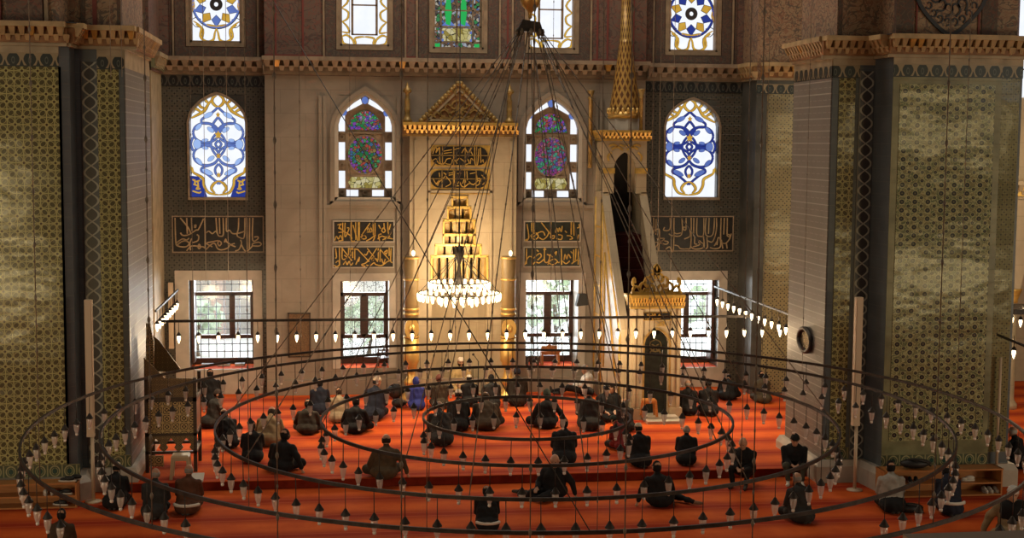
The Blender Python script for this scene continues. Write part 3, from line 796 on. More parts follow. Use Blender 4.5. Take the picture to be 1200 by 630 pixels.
def arched_bay(k, lab, pal, dc):
    x0, z0, x1, z1 = A[k]; zs = z1 - (z1 - z0) * .27
    b = MB(); Y0 = YB - .015
    ar = arch(x0, x1, zs, z1, 14, .25)
    b.strip(ar, [(x, z1 + .01) for x, z in ar], Y0 + .015, YB + .5, 0)
    big = arch(x0 - .14, x1 + .14, zs, z1 + .17, 14, .25)
    b.strip([(x0, z0)] + ar + [(x1, z0)], [(x0 - .05, z0)] + [(p[0] + (q[0] - p[0]) * .45, p[1] + (q[1] - p[1]) * .45) for p, q in zip(ar, big)] + [(x1 + .05, z0)], Y0 - .02, YB + .1, 1)
    b.box(x0 - .05, Y0 - .05, z0 - .07, x1 + .05, YB + .2, z0, 1)
    root = struct(wname(), b, [MT['tile_plain_grey'], MT['wcor']], lab, 'window')
    g = MB(); yg = YB + .32; g.poly(archpoly(x0, z0, x1, zs, z1, 14, .25), yg, yg + .03); g.build('pane', MT['sg_white'], root)
    arabesque(root, x0, z0, x1, z1, yg, pal, dc)
arched_bay(1, 'arched blue and amber arabesque window in the left tiled bay', (MT['sg_blue'], MT['sg_light']), True)
arched_bay(4, 'arched blue and amber arabesque window in the right tiled bay', (MT['sg_navy'], MT['sg_blue']), False)
# ---- arched floral windows of the marble centre
def arched_centre(k, lab, main, round_):
    x0, z0, x1, z1 = A[k]; zs = z1 - (z1 - z0) * .30
    b = MB(); ar = arch(x0, x1, zs, z1, 14, .45)
    b.strip(ar, [(x, z1 + .01) for x, z in ar], YC, YC + .5, 0)
    outer = arch(x0 - .22, x1 + .22, zs, z1 + .24, 14, .45)
    mid = arch(x0 - .1, x1 + .1, zs, z1 + .11, 14, .45)
    b.strip([(x0, z0)] + ar + [(x1, z0)], [(x0 - .1, z0 - .1)] + mid + [(x1 + .1, z0 - .1)], YC - .03, YC + .1, 1)
    b.strip([(x0 - .1, z0 - .1)] + mid + [(x1 + .1, z0 - .1)], [(x0 - .22, z0 - .2)] + outer + [(x1 + .22, z0 - .2)], YC - .08, YC + .05, 0)
    b.box(x0 - .22, YC - .08, z0 - .2, x1 + .22, YC + .02, z0 - .1, 0); b.box(x0 - .1, YC - .03, z0 - .1, x1 + .1, YC + .3, z0, 1)
    root = struct(wname(), b, [MT['marble'], MT['marble_white']], lab, 'window')
    yg = YC + .26
    t = MB(); t.poly(archpoly(x0, z0, x1, zs, z1, 14, .45), yg, yg + .05); t.build('tracery_panel', MT['plaster'], root)
    cx = (x0 + x1) / 2; sx = (x1 - x0) / 272.; sz = (z1 - z0) / 530.
    pt = lambda px, py: (cx + (px - 190) * sx, z1 - (py - 57) * sz)
    def quad(mb, ps, d=.02): mb.poly([pt(*p) for p in ps][::-1], yg - d, yg + .01)
    w = MB()
    for ya, yb in ((160, 243), (300, 392), (450, 540)):
        quad(w, [(56, ya), (88, ya), (88, yb), (56, yb)]); quad(w, [(293, ya), (325, ya), (325, yb), (293, yb)])
    quad(w, [(95, 548), (155, 548), (155, 583), (95, 583)]); quad(w, [(226, 548), (286, 548), (286, 583), (226, 583)])
    quad(w, [(92, 122), (168, 72), (176, 98), (100, 140)]); quad(w, [(290, 122), (212, 72), (206, 98), (282, 140)])
    w.build('clear_panes', MT['sg_white'], root)
    n = MB()
    for cxp, cyp in ((190, 80), (82, 142), (300, 145)):
        n.poly([pt(cxp + 17 * sin(t), cyp - 20 * cos(t)) for t in [2*pi*i/8 for i in range(8)]][::-1], yg - .025, yg + .01)
    n.build('blue_panes', MT['sg_blue'], root)
    l = MB(); L = [pt(105, 235), pt(275, 235)]
    lun = arch(L[0][0], L[1][0], L[0][1], pt(190, 132)[1], 10, .1)
    l.poly(lun[::-1], yg - .02, yg + .01)
    l.build('floral_lunette', MT['sg_multi'] if round_ else MT['sg_multi'], root)
    m = MB(); rx, rz = (86 * sx, 98 * sz) if round_ else (84 * sx, 104 * sz); c = pt(190, 366)
    P = [(c[0] + rx * sin(t), c[1] + rz * cos(t)) for t in [2 * pi * i / 28 for i in range(28)]]
    m.poly(P[::-1], yg - .02, yg + .01); m.build('floral_medallion', main, root)
    rg = MB(); rg.strip(P, inset(P, -.09), yg - .03, yg + .01, 0, True)
    for q in ([(98, 250), (285, 250)], [(98, 475), (285, 475)], [(98, 250), (98, 475)], [(285, 250), (285, 475)], [(98, 545), (285, 545)], [(60, 250), (90, 250)]):
        rg.ribbon([pt(*p) for p in q], 9 * sx, yg - .03, yg + .01)
    for (a, bq) in ((72, 272), (310, 272), (72, 420), (310, 420), (72, 562), (310, 562), (190, 566)):
        p = pt(a, bq); rg.strip([(p[0] + .07*sin(t), p[1] + .07*cos(t)) for t in [k*pi/4 for k in range(8)]], [(p[0] + .045*sin(t), p[1] + .045*cos(t)) for t in [k*pi/4 for k in range(8)]], yg - .03, yg + .01, 0, True)
    rg.build('stone_rings', MT['wcor'], root)
    q = MB(); quad(q, [(118, 482), (264, 482), (278, 510), (264, 540), (118, 540), (104, 510)]); q.build('yellow_inscription_pane', MT['sg_cream'], root)
arched_centre(2, 'pointed floral glass window with round medallion, left of the niche', MT['sg_rose'], True)
arched_centre(3, 'pointed floral glass window with plum oval medallion, right of the niche', MT['sg_plum'], False)
# ---- upper windows (only their lower halves are in the photo)
def upper(k, lab, style):
    x0, z0, x1, z1 = U[k]; y = YB if k in (1, 5) else YC; yg = y + .25
    b = MB()
    for a in ((x0, z0, x0 + .05, z1), (x1 - .05, z0, x1, z1), (x0, z0, x1, z0 + .05), (x0, z1 - .05, x1, z1)): b.box(a[0], y - .02, a[1], a[2], yg + .04, a[3])
    root = struct(wname(), b, MT['plaster'], lab, 'window')
    cx, W = (x0 + x1) / 2, (x1 - x0); s = W / 60.
    pt = lambda dx, dy: (cx + dx * s, z0 + dy * s)     # dy upward from the sill in photo pixels
    g = MB(); g.box(x0, yg, z0, x1, yg + .03, z1); g.build('pane', MT['sg_scene'] if style == 'scene' else MT['sg_white'], root)
    if style == 'rose':
        bl, go, le = MB(), MB(), MB(); R = 46
        for i in range(10):
            t = 2 * pi * i / 10 + pi / 10
            P = [pt(13 * cos(t), R + 13 * sin(t)), pt(19 * cos(t + .28), R + 19 * sin(t + .28)), pt(27 * cos(t), R + 27 * sin(t)), pt(19 * cos(t - .28), R + 19 * sin(t - .28))]
            (bl if i % 2 else go).poly(P, yg - .03, yg, 0); le.strip(P, inset(P, -.12), yg - .025, yg, 0, True)
        ring = lambda r: [pt(r * sin(t), R + r * 1.02 * cos(t)) for t in [2*pi*i/36 for i in range(37)]]
        bl.ribbon(ring(27), 2.2 * s, yg - .04, yg, 0, 1); le.ribbon(ring(28.4), .9 * s, yg - .04, yg, 0, 1); le.ribbon(ring(5), 5 * s, yg - .03, yg, 0, 1)
        for sg in (1, -1):
            for q in ([(sg*27, 26), (sg*18, 19), (sg*19, 8), (sg*12, 2), (sg*4, 4), (sg*2, 12), (0, 18)], [(sg*24, 22), (sg*16, 16), (sg*17, 4)], [(0, 20), (sg*8, 21), (sg*12, 22)]):
                go.ribbon([pt(*p) for p in q], 1.9 * s, yg - .04, yg, 0, taper=True); le.ribbon([pt(*p) for p in q], 2.5 * s, yg - .02, yg, 0, taper=True)
            le.ribbon([pt(sg*18, 28), pt(sg*24, 30), pt(sg*29, 26), pt(sg*24, 19), pt(sg*17, 20)], .8 * s, yg - .03, yg)
            go.ribbon([pt(sg*28, 66), pt(sg*29, 56), pt(sg*26, 44), pt(sg*29, 36)], 2.4 * s, yg - .04, yg, taper=True)
        bl.build('blue_tracery', MT['sg_navy'] if k == 5 else MT['sg_blue'], root); go.build('amber_scrolls', MT['sg_gold'], root); le.build('leading', MT['sg_line'], root)
    elif style == 'plain':
        go, le, fr = MB(), MB(), MB()
        for sg in (1, -1):
            for base in (0, 38, 76):
                for q in ([(sg*28, 30 + base), (sg*21, 34 + base), (sg*20, 42 + base), (sg*28, 47 + base)], [(sg*28, 9 + base), (sg*20, 18 + base), (sg*28, 29 + base)] if base else [(sg*28, 31), (sg*21, 24), (sg*19, 17), (sg*28, 18)]):
                    go.ribbon([pt(*p) for p in q], 1.8 * s, yg - .03, yg, taper=True); le.ribbon([pt(*p) for p in q], 2.3 * s, yg - .015, yg, taper=True)
            for q in ([(sg*28, 2), (sg*20, 1), (sg*11, 3), (sg*12, 10), (sg*4, 12), (0, 12)], [(sg*28, 14), (sg*26, 4), (sg*16, 2)], [(sg*13, 2), (sg*15, 9), (sg*22, 14), (sg*28, 12)]):
                go.ribbon([pt(*p) for p in q], 1.8 * s, yg - .03, yg, taper=True); le.ribbon([pt(*p) for p in q], 2.3 * s, yg - .015, yg, taper=True)
            fr.box(cx + sg * 15 * s - .03, yg - .05, z0 + 14 * s, cx + sg * 15 * s + .03, yg, z1)
        for d in (14, 50, 86, 112): fr.box(cx - 15.5 * s, yg - .05, z0 + d * s, cx + 15.5 * s, yg, z0 + (d + 1.7) * s)
        go.build('amber_scrolls', MT['sg_gold'], root); le.build('leading', MT['sg_line'], root); fr.build('inner_sash', MT['plaster'], root)
    else:
        fr, gr, bl, cr = MB(), MB(), MB(), MB()
        for dx in (-20, -1, 18, 27, -28): fr.box(cx + dx * s - .022, yg - .05, z0, cx + dx * s + .022, yg, z1)
        for d in (8, 26, 45, 70, 100): fr.box(x0, yg - .05, z0 + d * s, x1, yg, z0 + (d + 1.5) * s)
        cr.box(cx - 18 * s, yg - .03, z0 + 10 * s, cx + 16 * s, yg, z0 + 25 * s)
        for dx in (-11, 7):
            gr.poly([pt(dx - 3, 30), pt(dx + 2, 28), pt(dx + 4, 44), pt(dx + 2, 62), pt(dx - 2, 62), pt(dx - 4, 46)], yg - .03, yg); bl.poly([pt(dx - 8, 28), pt(dx + 8, 28), pt(dx, 36)], yg - .025, yg)
        gr.box(cx + 20 * s, yg - .03, z0 + 1.5 * s, cx + 26 * s, yg, z0 + 7 * s); gr.box(cx - 27 * s, yg - .03, z0 + 1.5 * s, cx - 21 * s, yg, z0 + 7 * s)
        for p in ((-18, 20), (-18, 11), (16, 20), (16, 11), (-1, 4)): bl.box(cx + (p[0] - 1.4) * s, yg - .045, z0 + (p[1] - 1.5) * s, cx + (p[0] + 1.4) * s, yg, z0 + (p[1] + 1.5) * s)
        fr.build('mullions', MT['wcor'], root); gr.build('green_panes', MT['sg_green'], root); bl.build('blue_panes', MT['sg_blue'], root); cr.build('cream_panes', MT['sg_cream'], root)
upper(1, 'upper rosette window of blue and amber glass, far left', 'rose')
upper(2, 'upper clear window with amber scroll border, left of the mosaic one', 'plain')
upper(3, 'upper mosaic glass window above the prayer niche', 'scene')
upper(4, 'upper clear window with amber scroll border, behind the hanging globe', 'plain')
upper(5, 'upper rosette window of navy and amber glass, far right', 'rose')
# ---- outside: courtyard seen through the barred windows
b = MB(); b.box(-40, 38.2, -1.0, 46, 90, -.6); struct('exterior_ground', b, mat('courtyard_paving', (.85, .85, .82), .8), 'pale courtyard paving outside the windows', 'ground')
# ---------------------------------------------------------------- mihrab (prayer niche)
YM = 36.62
mih = empty('mihrab', (AX, YM, 0), 'tall marble prayer niche with gilded stepped hood and gilt gable', 'prayer niche')
mx0, mx1 = atY(480, 300, YM).x, atY(604.5, 300, YM).x
ztop = atY(540, 160, YM).z; zband = atY(540, 143.5, YM).z
hx0, hx1 = atY(503, 300, YM).x, atY(575, 300, YM).x
hood = [(506, 571, 330, 300), (511, 563, 300, 287), (520, 556, 287, 275), (520, 556, 275, 258), (525, 551, 258, 243), (530, 547, 243, 231)]
tiers = [(atY(a, 290, YM).x, atY(bq, 290, YM).x, atY(540, c, YM).z, atY(540, d, YM).z) for a, bq, c, d in hood]
b = MB()
nx0, nx1 = tiers[0][0], tiers[0][1]
zs0 = tiers[0][2]
b.box(mx0, YM, 0, nx0, YC, ztop); b.box(nx1, YM, 0, mx1, YC, ztop)
prev = None
for (a, c, z0, z1) in tiers:
    b.box(nx0, YM, z0, a, YC, z1); b.box(c, YM, z0, nx1, YC, z1)
b.box(nx0, YM, tiers[-1][3], nx1, YC, ztop)
for x in (mx0 + .12, mx1 - .18, nx0 - .10, nx1 + .06): b.box(x, YM - .05, .3, x + .06, YM, ztop - .1)
b.box(mx0 - .04, YM - .06, 0, nx0 + .02, YC, .45); b.box(nx1 - .02, YM - .06, 0, mx1 + .04, YC, .45)
b.box(nx0 - .10, YM - .05, tiers[-1][3] + .12, nx1 + .12, YM, tiers[-1][3] + .18)
b.build('surround', MT['marble_warm'], mih)
b = MB(); cxn = (nx0 + nx1) / 2; rn = (nx1 - nx0) / 2 + .06      # half-round recess
b.lathe([(rn, 0.0), (rn, 5.3)], (cxn, YC - .25, 0), 16, 0, True, 0, pi); b.box(nx0 - .3, YM, 0, nx1 + .3, 38.1, .03)
b.polyz([(cxn + rn * cos(t), YC - .25 + rn * sin(t)) for t in [pi * i / 12 for i in range(13)]], 5.2, 5.34)
b.build('niche_wall', MT['marble_warm'], mih)
hd, ce = MB(), MB()
ncell = [7, 5, 5, 4, 3, 2]
for ti, ((a, c, z0, z1), n) in enumerate(zip(tiers, ncell)):
    w = (c - a) / n; back = .46 - .06 * ti
    for i in range(n):
        x0, x1 = a + i * w, a + (i + 1) * w; xm = (x0 + x1) / 2
        yo = YM + .03 + .10 * (1 - abs((i + .5) / n * 2 - 1)) 
        hz = (z1 - z0)
        # faceted cell with a gilt rectangular edge
        y0_, y1_ = YM + .02 + .16 * abs(i / n * 2 - 1), YM + .02 + .16 * abs((i + 1) / n * 2 - 1)
        ce.add([(x0, y0_ + .05, z0), (x1, y1_ + .05, z0), (x1, y1_ + .0, z1), (x0, y0_ + .0, z1), (x0, YC, z0), (x1, YC, z0), (x1, YC, z1), (x0, YC, z1)], [(0, 1, 2, 3), (0, 4, 5, 1), (1, 5, 6, 2), (3, 2, 6, 7), (0, 3, 7, 4)], 0)
        g_ = .022
        for (xa_, ya_, xb_, yb_) in ((x0, y0_, x0, y0_), (x1, y1_, x1, y1_)): hd.box(xa_ - g_, ya_ - .03, z0, xa_ + g_, ya_ + .06, z1)
        hd.tube([(x0, y0_ + .0, z1 - .02), (x1, y1_ + .0, z1 - .02)], .026, 4)
        if hz > .3: hd.tube([(x0 + .05, y0_ + .02, z0), (x0 + .05, y0_ + .0, z1 - .09), (x1 - .05, y1_ + .0, z1 - .09), (x1 - .05, y1_ + .02, z0)], .013, 4)
    hd.box(a - .03, YM - .03, z1 - .03, c + .03, YM + .12, z1 + .03)
    hd.box(a - .03, YM - .03, z0, a + .015, YM + .14, z1); hd.box(c - .015, YM - .03, z0, c + .03, YM + .1, z1)
ce.build('hood_cells', mat('gilt_hood_cells', lambda nt: vary(nt, (.56, .43, .23), .2, 4), .4, .1), mih); hd.build('gilt_hood', mat('gilt_edges', lambda nt: vary(nt, (.78, .52, .14), .15, 5), .35, .2), mih)
# gilt line frame round the hood
b = MB()
for x in (hx0 - .02, hx1 + .0): b.box(x, YM - .025, 1.2, x + .025, YM, tiers[-1][3] + .1)
b.box(hx0, YM - .025, tiers[-1][3] + .08, hx1, YM, tiers[-1][3] + .105); b.build('gilt_frame', MT['gold_paint'], mih)
b = MB(); bx0, bx1 = atY(472, 150, YM - .2).x, atY(607, 150, YM - .2).x
cornice(b, (bx0, YM), (bx1, YM), zband, zband - ztop, .26, .125); b.box(bx0, YM, ztop, bx1, YC, zband - .002, 1)
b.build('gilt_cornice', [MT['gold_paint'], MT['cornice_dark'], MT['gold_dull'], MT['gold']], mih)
gb = MB(); ga0, ga1 = atY(492, 140, YM).x, atY(584, 140, YM).x; gax, gaz = atY(538.5, 96, YM).x, atY(538.5, 96, YM).z
gb.poly([(ga0, zband), (ga1, zband), (gax, gaz)], YM + .03, YM + .15, 0)
for k in range(13):
    for (xa, xb) in ((ga0, gax), (ga1, gax)):
        t = (k + .5) / 13; gb.ball((xa + (xb - xa) * t, YM + .05, zband + (gaz - zband) * t), (.075, .06, .075), 8, 1)
for (xa, s) in ((ga0, 1), (ga1, -1)):
    gb.ribbon([(xa + s * .22, zband + .05), (gax, gaz - .19)], .05, YM - .01, YM + .05, 2)
gb.ribbon([(ga0 + .22, zband + .06), (ga1 - .22, zband + .06)], .06, YM - .01, YM + .05, 2)
gw = (ga1 - ga0) / 2
for s in (1, -1):
    for q in ([(0,.15),(.15,.22),(.25,.12),(.18,.06),(.10,.10)], [(.02,.5),(.14,.46),(.20,.34),(.12,.28),(.06,.36)], [(.22,.12),(.36,.26),(.48,.20),(.44,.10),(.36,.10)], [(.46,.12),(.58,.20),(.66,.12),(.60,.07)], [(.05,.62),(.12,.66),(.10,.74),(.02,.76)], [(.2,.34),(.30,.40),(.36,.30),(.28,.24)], [(.66,.08),(.74,.14),(.78,.08)], [(0,.1),(.12,.04),(.3,.05),(.5,.05)], [(.04,.3),(.1,.2),(.05,.12)]):
        gb.ribbon([(gax + s * p[0] * gw, zband + .06 + p[1] * (gaz - zband)) for p in q], .042, YM - .02, YM + .04, 1)
gb.poly([(gax, zband + .18), (gax + .09, zband + .36), (gax, zband + .54), (gax - .09, zband + .36)], YM - .03, YM + .04, 1)
gb.build('gilt_gable', [MT['cornice_dark'], MT['gold_dull'], MT['cornice_pale']], mih)
for px in (477.5, 597.5):
    x = atY(px, 120, YM).x; f = MB()
    f.lathe([(.13, 0), (.13, .06), (.09, .10), (.07, .15), (.07, .3), (.085, .33), (.07, .36), (.065, .55), (.08, .58), (.055, .62), (.05, .74), (.10, .78), (.12, .80), (.10, .86), (.05, .90), (.035, .96), (.0, 1.06)], (x, YM + .08, zband), 12)
    f.build('finial', MT['gold_dull'], mih)
# ---------------------------------------------------------------- calligraphy panels
def strokes(mb, S, box, src, w, y0, y1):
    """box = metric rect, src = (x0,y0,x1,y1) frame the strokes were drawn in"""
    sx = (box[2] - box[0]) / (src[2] - src[0]); sz = (box[3] - box[1]) / (src[3] - src[1])
    for i, q in enumerate(S):
        mb.ribbon([(box[0] + (x - src[0]) * sx, box[3] - (y - src[1]) * sz) for x, y in q], w, y0 - (i % 3) * .003, y1, 0, 4)
LB = [[(110,110),(115,380),(140,430),(230,440),(270,400),(230,372),(180,382),(130,420)],[(170,110),(260,220),(290,290)],[(245,110),(250,290)],[(300,110),(305,260)],
      [(170,280),(200,310),(270,300),(350,250),(380,240),(440,120)],[(455,110),(455,430),(430,440),(300,430),(240,485)],[(115,400),(190,350),(240,362),(270,340)],
      [(585,110),(600,290),(640,320),(670,290),(668,110)],[(625,110),(628,290)],[(705,110),(705,258),(740,250),(780,290),(860,282),(920,260)],[(360,300),(382,320),(370,370),(310,392)],
      [(330,200),(350,190),(345,220),(330,210)],[(470,280),(500,262),(540,290),(580,262),(600,290)],[(850,110),(845,230),(828,300),(850,330),(912,330),(922,110)],
      [(465,470),(530,410),(570,405),(600,460),(650,475),(720,452),(745,420),(800,402)],[(600,400),(620,372),(645,400),(620,430),(600,400)],[(805,488),(850,470),(880,400),(868,360)],
      [(945,110),(945,470)],[(978,110),(972,460)],[(1016,110),(1010,362),(1070,352),(1072,326),(1030,330)],[(880,420),(930,492),(1000,440),(1012,405),(1080,388),(1112,410),(1085,432),(1010,430)],
      [(690,370),(760,420),(810,440)],[(300,345),(278,400),(284,480)],[(540,440),(470,400),(540,382),(610,368)],[(370,440),(385,410),(400,440),(385,462),(370,440)],[(680,390),(695,350),(705,390)]]
RBs = [[(112,110),(115,270),(85,300)],[(140,120),(140,300)],[(80,275),(150,240),(180,260),(175,480)],[(300,110),(300,240),(230,250),(240,215)],[(345,110),(345,480),(300,440),(250,470)],
      [(80,385),(180,385),(240,345),(150,345)],[(130,460),(180,400),(260,410),(285,385),(240,370)],[(438,110),(436,300),(330,312),(290,290)],[(485,110),(485,240),(455,240),(460,215),(480,220)],
      [(545,110),(545,430),(500,462),(430,460),(400,430),(360,420)],[(575,110),(575,320)],[(612,110),(612,290),(650,320),(690,300),(690,110)],[(470,350),(520,330),(540,300),(530,240)],
      [(716,110),(716,300),(800,300),(815,110)],[(752,110),(748,290)],[(570,440),(640,420),(660,390),(645,370),(640,395),(690,400),(700,460)],[(590,320),(590,400),(620,410)],[(540,430),(580,462),(660,460),(700,430),(690,320)],
      [(838,110),(840,250),(800,380),(740,370)],[(892,110),(892,370),(920,400),(960,395),(1000,340),(990,300),(965,310),(990,330)],[(930,110),(926,300)],[(965,110),(965,300)],[(720,460),(740,440),(730,330)],
      [(770,450),(830,462),(890,440),(885,350),(860,340),(850,420)],[(820,430),(860,360)],[(920,460),(900,360)],[(970,460),(960,400)],[(1015,290),(1000,340)],[(340,270),(380,290),(430,280)]]
GA = [[(70,285),(90,240),(110,270),(130,230),(150,280),(110,290)],[(100,120),(140,110),(120,140),(160,190),(110,200)],[(155,95),(155,290)],[(180,95),(178,250),(220,160),(200,150)],[(110,150),(230,230),(250,270)],
      [(245,90),(245,280),(280,290)],[(262,120),(310,290)],[(290,90),(290,280)],[(318,90),(318,285)],[(330,90),(328,290)],[(350,230),(440,100)],[(340,250),(380,230),(400,260),(370,270),(345,250)],
      [(400,290),(440,270),(480,240),(500,230)],[(410,190),(420,150),(435,190),(440,140),(460,190),(400,195)],[(470,95),(475,230)],[(492,95),(490,240),(470,290)],[(560,180),(580,150),(600,180),(580,200),(560,180)],
      [(585,100),(590,170)],[(625,90),(630,200),(650,220),(660,190)],[(520,270),(560,240),(600,250),(650,240)],[(570,280),(620,260),(680,270)],[(530,120),(550,160)],[(540,290),(530,230),(560,215)],[(655,110),(640,170)]]
GB = [[(65,545),(90,560),(120,540),(110,500),(80,520)],[(80,370),(90,460),(75,470)],[(120,365),(122,540)],[(145,365),(250,500)],[(150,370),(150,480),(200,470),(170,440)],[(160,540),(180,500),(200,540),(220,505),(240,545),(260,520)],
      [(215,365),(215,440)],[(232,365),(235,450)],[(255,365),(258,470)],[(280,365),(280,490)],[(210,375),(310,380)],[(290,540),(330,460),(320,510)],[(310,380),(430,510)],[(510,370),(410,510),(350,540),(390,560)],
      [(410,370),(520,510)],[(525,370),(525,480)],[(545,365),(545,510)],[(540,375),(640,490)],[(450,480),(470,470),(470,500),(450,480)],[(400,545),(440,550),(480,520),(500,540),(560,550),(620,510),(650,500)],
      [(590,410),(620,390),(610,430),(590,410)],[(640,365),(640,450)],[(660,370),(655,500),(675,520)],[(560,480),(580,530),(600,480)],[(420,400),(400,440),(380,430)],[(520,500),(500,480),(530,490)]]
GC = [[(100,270),(130,250),(110,110)],[(160,95),(160,180)],[(180,95),(178,200)],[(260,95),(380,240)],[(365,90),(365,220),(400,230),(390,260),(360,250),(365,225)],[(150,230),(200,200),(230,240),(190,270),(150,230)],
      [(160,260),(230,200),(280,190),(300,230)],[(240,250),(280,270),(320,240),(340,200)],[(410,200),(420,150),(440,190),(450,150),(470,190),(480,130)],[(420,260),(470,270),(480,230),(440,220)],[(575,90),(575,220)],[(600,90),(605,230)],
      [(530,230),(570,235),(590,260),(560,270)],[(640,150),(660,140),(655,110)],[(640,270),(655,220)],[(510,180),(530,200)],[(160,190),(180,170),(200,200)],[(85,275),(120,280)]]
GD = [[(105,370),(105,530)],[(165,370),(165,540)],[(90,540),(110,480),(140,450),(180,470)],[(180,470),(240,420),(260,450),(220,490)],[(295,360),(295,500),(330,510),(350,450),(320,430)],[(280,380),(310,375)],[(170,540),(200,510),(240,520),(290,480)],
      [(330,540),(350,500),(400,480),(430,510),(380,540),(340,520)],[(470,370),(475,540)],[(440,520),(480,500),(520,530),(560,500)],[(500,490),(510,430),(530,480),(545,430),(570,470)],[(600,380),(600,520)],[(625,370),(620,500)],[(650,370),(650,540)],
      [(590,420),(570,400)],[(400,420),(420,400),(410,440)],[(580,530),(640,490),(660,500)],[(350,430),(380,460)],[(210,380),(230,400)]]
GM = [[(130,200),(150,150),(170,150),(160,190),(190,140)],[(195,140),(200,285),(240,290)],[(230,175),(310,160)],[(235,195),(310,185)],[(130,265),(160,245),(190,290),(240,285),(260,250),(300,240)],[(250,290),(300,295),(315,250)],
      [(325,135),(325,300)],[(330,160),(390,140)],[(400,190),(430,150),(460,190),(490,140)],[(350,270),(380,240),(430,270),(460,250),(470,290)],[(330,250),(360,290)],[(520,135),(525,290),(550,290),(560,150)],[(575,140),(580,280)],[(470,150),(510,220)],
      [(590,270),(600,250),(605,280)],[(430,300),(460,290)],[(480,290),(490,240),(510,260)]]
GN = [[(130,420),(160,470),(190,440),(175,490)],[(160,480),(250,400),(230,370)],[(250,400),(300,465),(250,500)],[(335,355),(335,480),(380,490)],[(450,355),(455,440)],[(360,480),(380,450),(400,490),(430,500),(470,470),(520,480)],
      [(410,470),(430,430),(440,460)],[(470,450),(510,480),(560,440),(570,470),(540,490)],[(540,430),(570,420),(580,450)],[(590,390),(630,430)],[(540,385),(550,440)],[(280,395),(320,385)],[(280,375),(320,370)],[(360,380),(400,375)],[(480,380),(530,370)],[(190,370),(195,410)],[(600,480),(630,450)]]
def panel(px, yy, S, src, lab, back, ink, w, shape='rect', grid=False):
    r = rectY(*px, yy); z = empty('calligraphy_panel', ((r[0] + r[2]) / 2, yy, r[1]), lab, 'inscription')
    p = MB()
    if shape == 'rect': p.box(r[0], yy - .03, r[1], r[2], yy, r[3])
    else:
        h = (r[3] - r[1]); cxs = []; n = 10
        pts = [(r[2] - h*.5 + h*.5*sin(pi*i/n) * 1.0, r[1] + h/2 - h/2*cos(pi*i/n)) for i in range(n+1)] + [(r[0] + h*.5 - h*.5*sin(pi*i/n), r[3] - h/2 + h/2*cos(pi*i/n)) for i in range(n+1)]
        p.poly(pts, yy - .03, yy)
        g = MB(); g.box(r[0] - .07, yy - .015, r[1] - .035, r[2] + .07, yy, r[3] + .035); g.build('gilt_ground', MT['gold_paint'], z)
    p.build('panel', back, z)
    f = MB(); t = .03
    if shape == 'rect':
        for a in ((r[0] - t, r[1] - t, r[2] + t, r[1]), (r[0] - t, r[3], r[2] + t, r[3] + t), (r[0] - t, r[1], r[0], r[3]), (r[2], r[1], r[2] + t, r[3])): f.box(a[0], yy - .045, a[1], a[2], yy, a[3])
        f.build('frame', MT['wcor'] if ink == MT['letter_tan'] else MT['marble_white'], z)
    l = MB(); strokes(l, S, r, src, w, yy - .05, yy - .028); l.build('lettering', ink, z)
    if grid:
        g = MB()
        for k in range(1, 5): g.box(r[0] + (r[2]-r[0])*k/5 - .012, yy - .055, r[1], r[0] + (r[2]-r[0])*k/5 + .012, yy - .03, r[3])
        zz = r[1] + (r[3] - r[1]) * .52; g.box(r[0], yy - .055, zz - .012, r[2], yy - .03, zz + .012); g.build('gilt_bars', MT['gold_dull'], z)
    return z
panel((203, 254, 308, 294.5), YB - .0, LB, (85, 100, 1130, 495), 'wide dark inscription in tan letters, left tiled bay', MT['black_panel'], MT['letter_tan'], .032)
panel((761, 254, 858, 293), YB, RBs, (70, 100, 1030, 480), 'wide dark inscription in tan letters, right tiled bay', MT['black_panel'], MT['letter_tan'], .030)
panel((391.5, 259.5, 461, 282.5), YC, GA, (65, 85, 685, 295), 'upper gold on black inscription between the windows left of the niche', MT['black_panel'], MT['gold_paint'], .028)
panel((391, 289.5, 460.5, 312.5), YC, GB, (60, 360, 680, 565), 'lower gold on black inscription above the left mahogany window', MT['black_panel'], MT['gold_paint'], .028)
panel((615, 260, 679, 282), YC, GC, (90, 90, 665, 285), 'upper gold on black inscription between the windows right of the niche', MT['green_black'], MT['gold_paint'], .028)
panel((614.5, 290, 679, 311.5), YC, GD, (85, 360, 665, 555), 'lower gold on black inscription above the right mahogany window', MT['green_black'], MT['gold_paint'], .028)
panel((505, 171.5, 571.5, 193.5), YM, GM, (115, 130, 645, 305), 'rounded gold inscription just under the gilt gable cornice', MT['black_panel'], MT['gold_paint'], .023, 'round', True)
panel((504.5, 199.5, 571, 220), YM, GN, (110, 350, 645, 510), 'rounded gold inscription just above the stepped gilt hood', MT['black_panel'], MT['gold_paint'], .023, 'round', True)
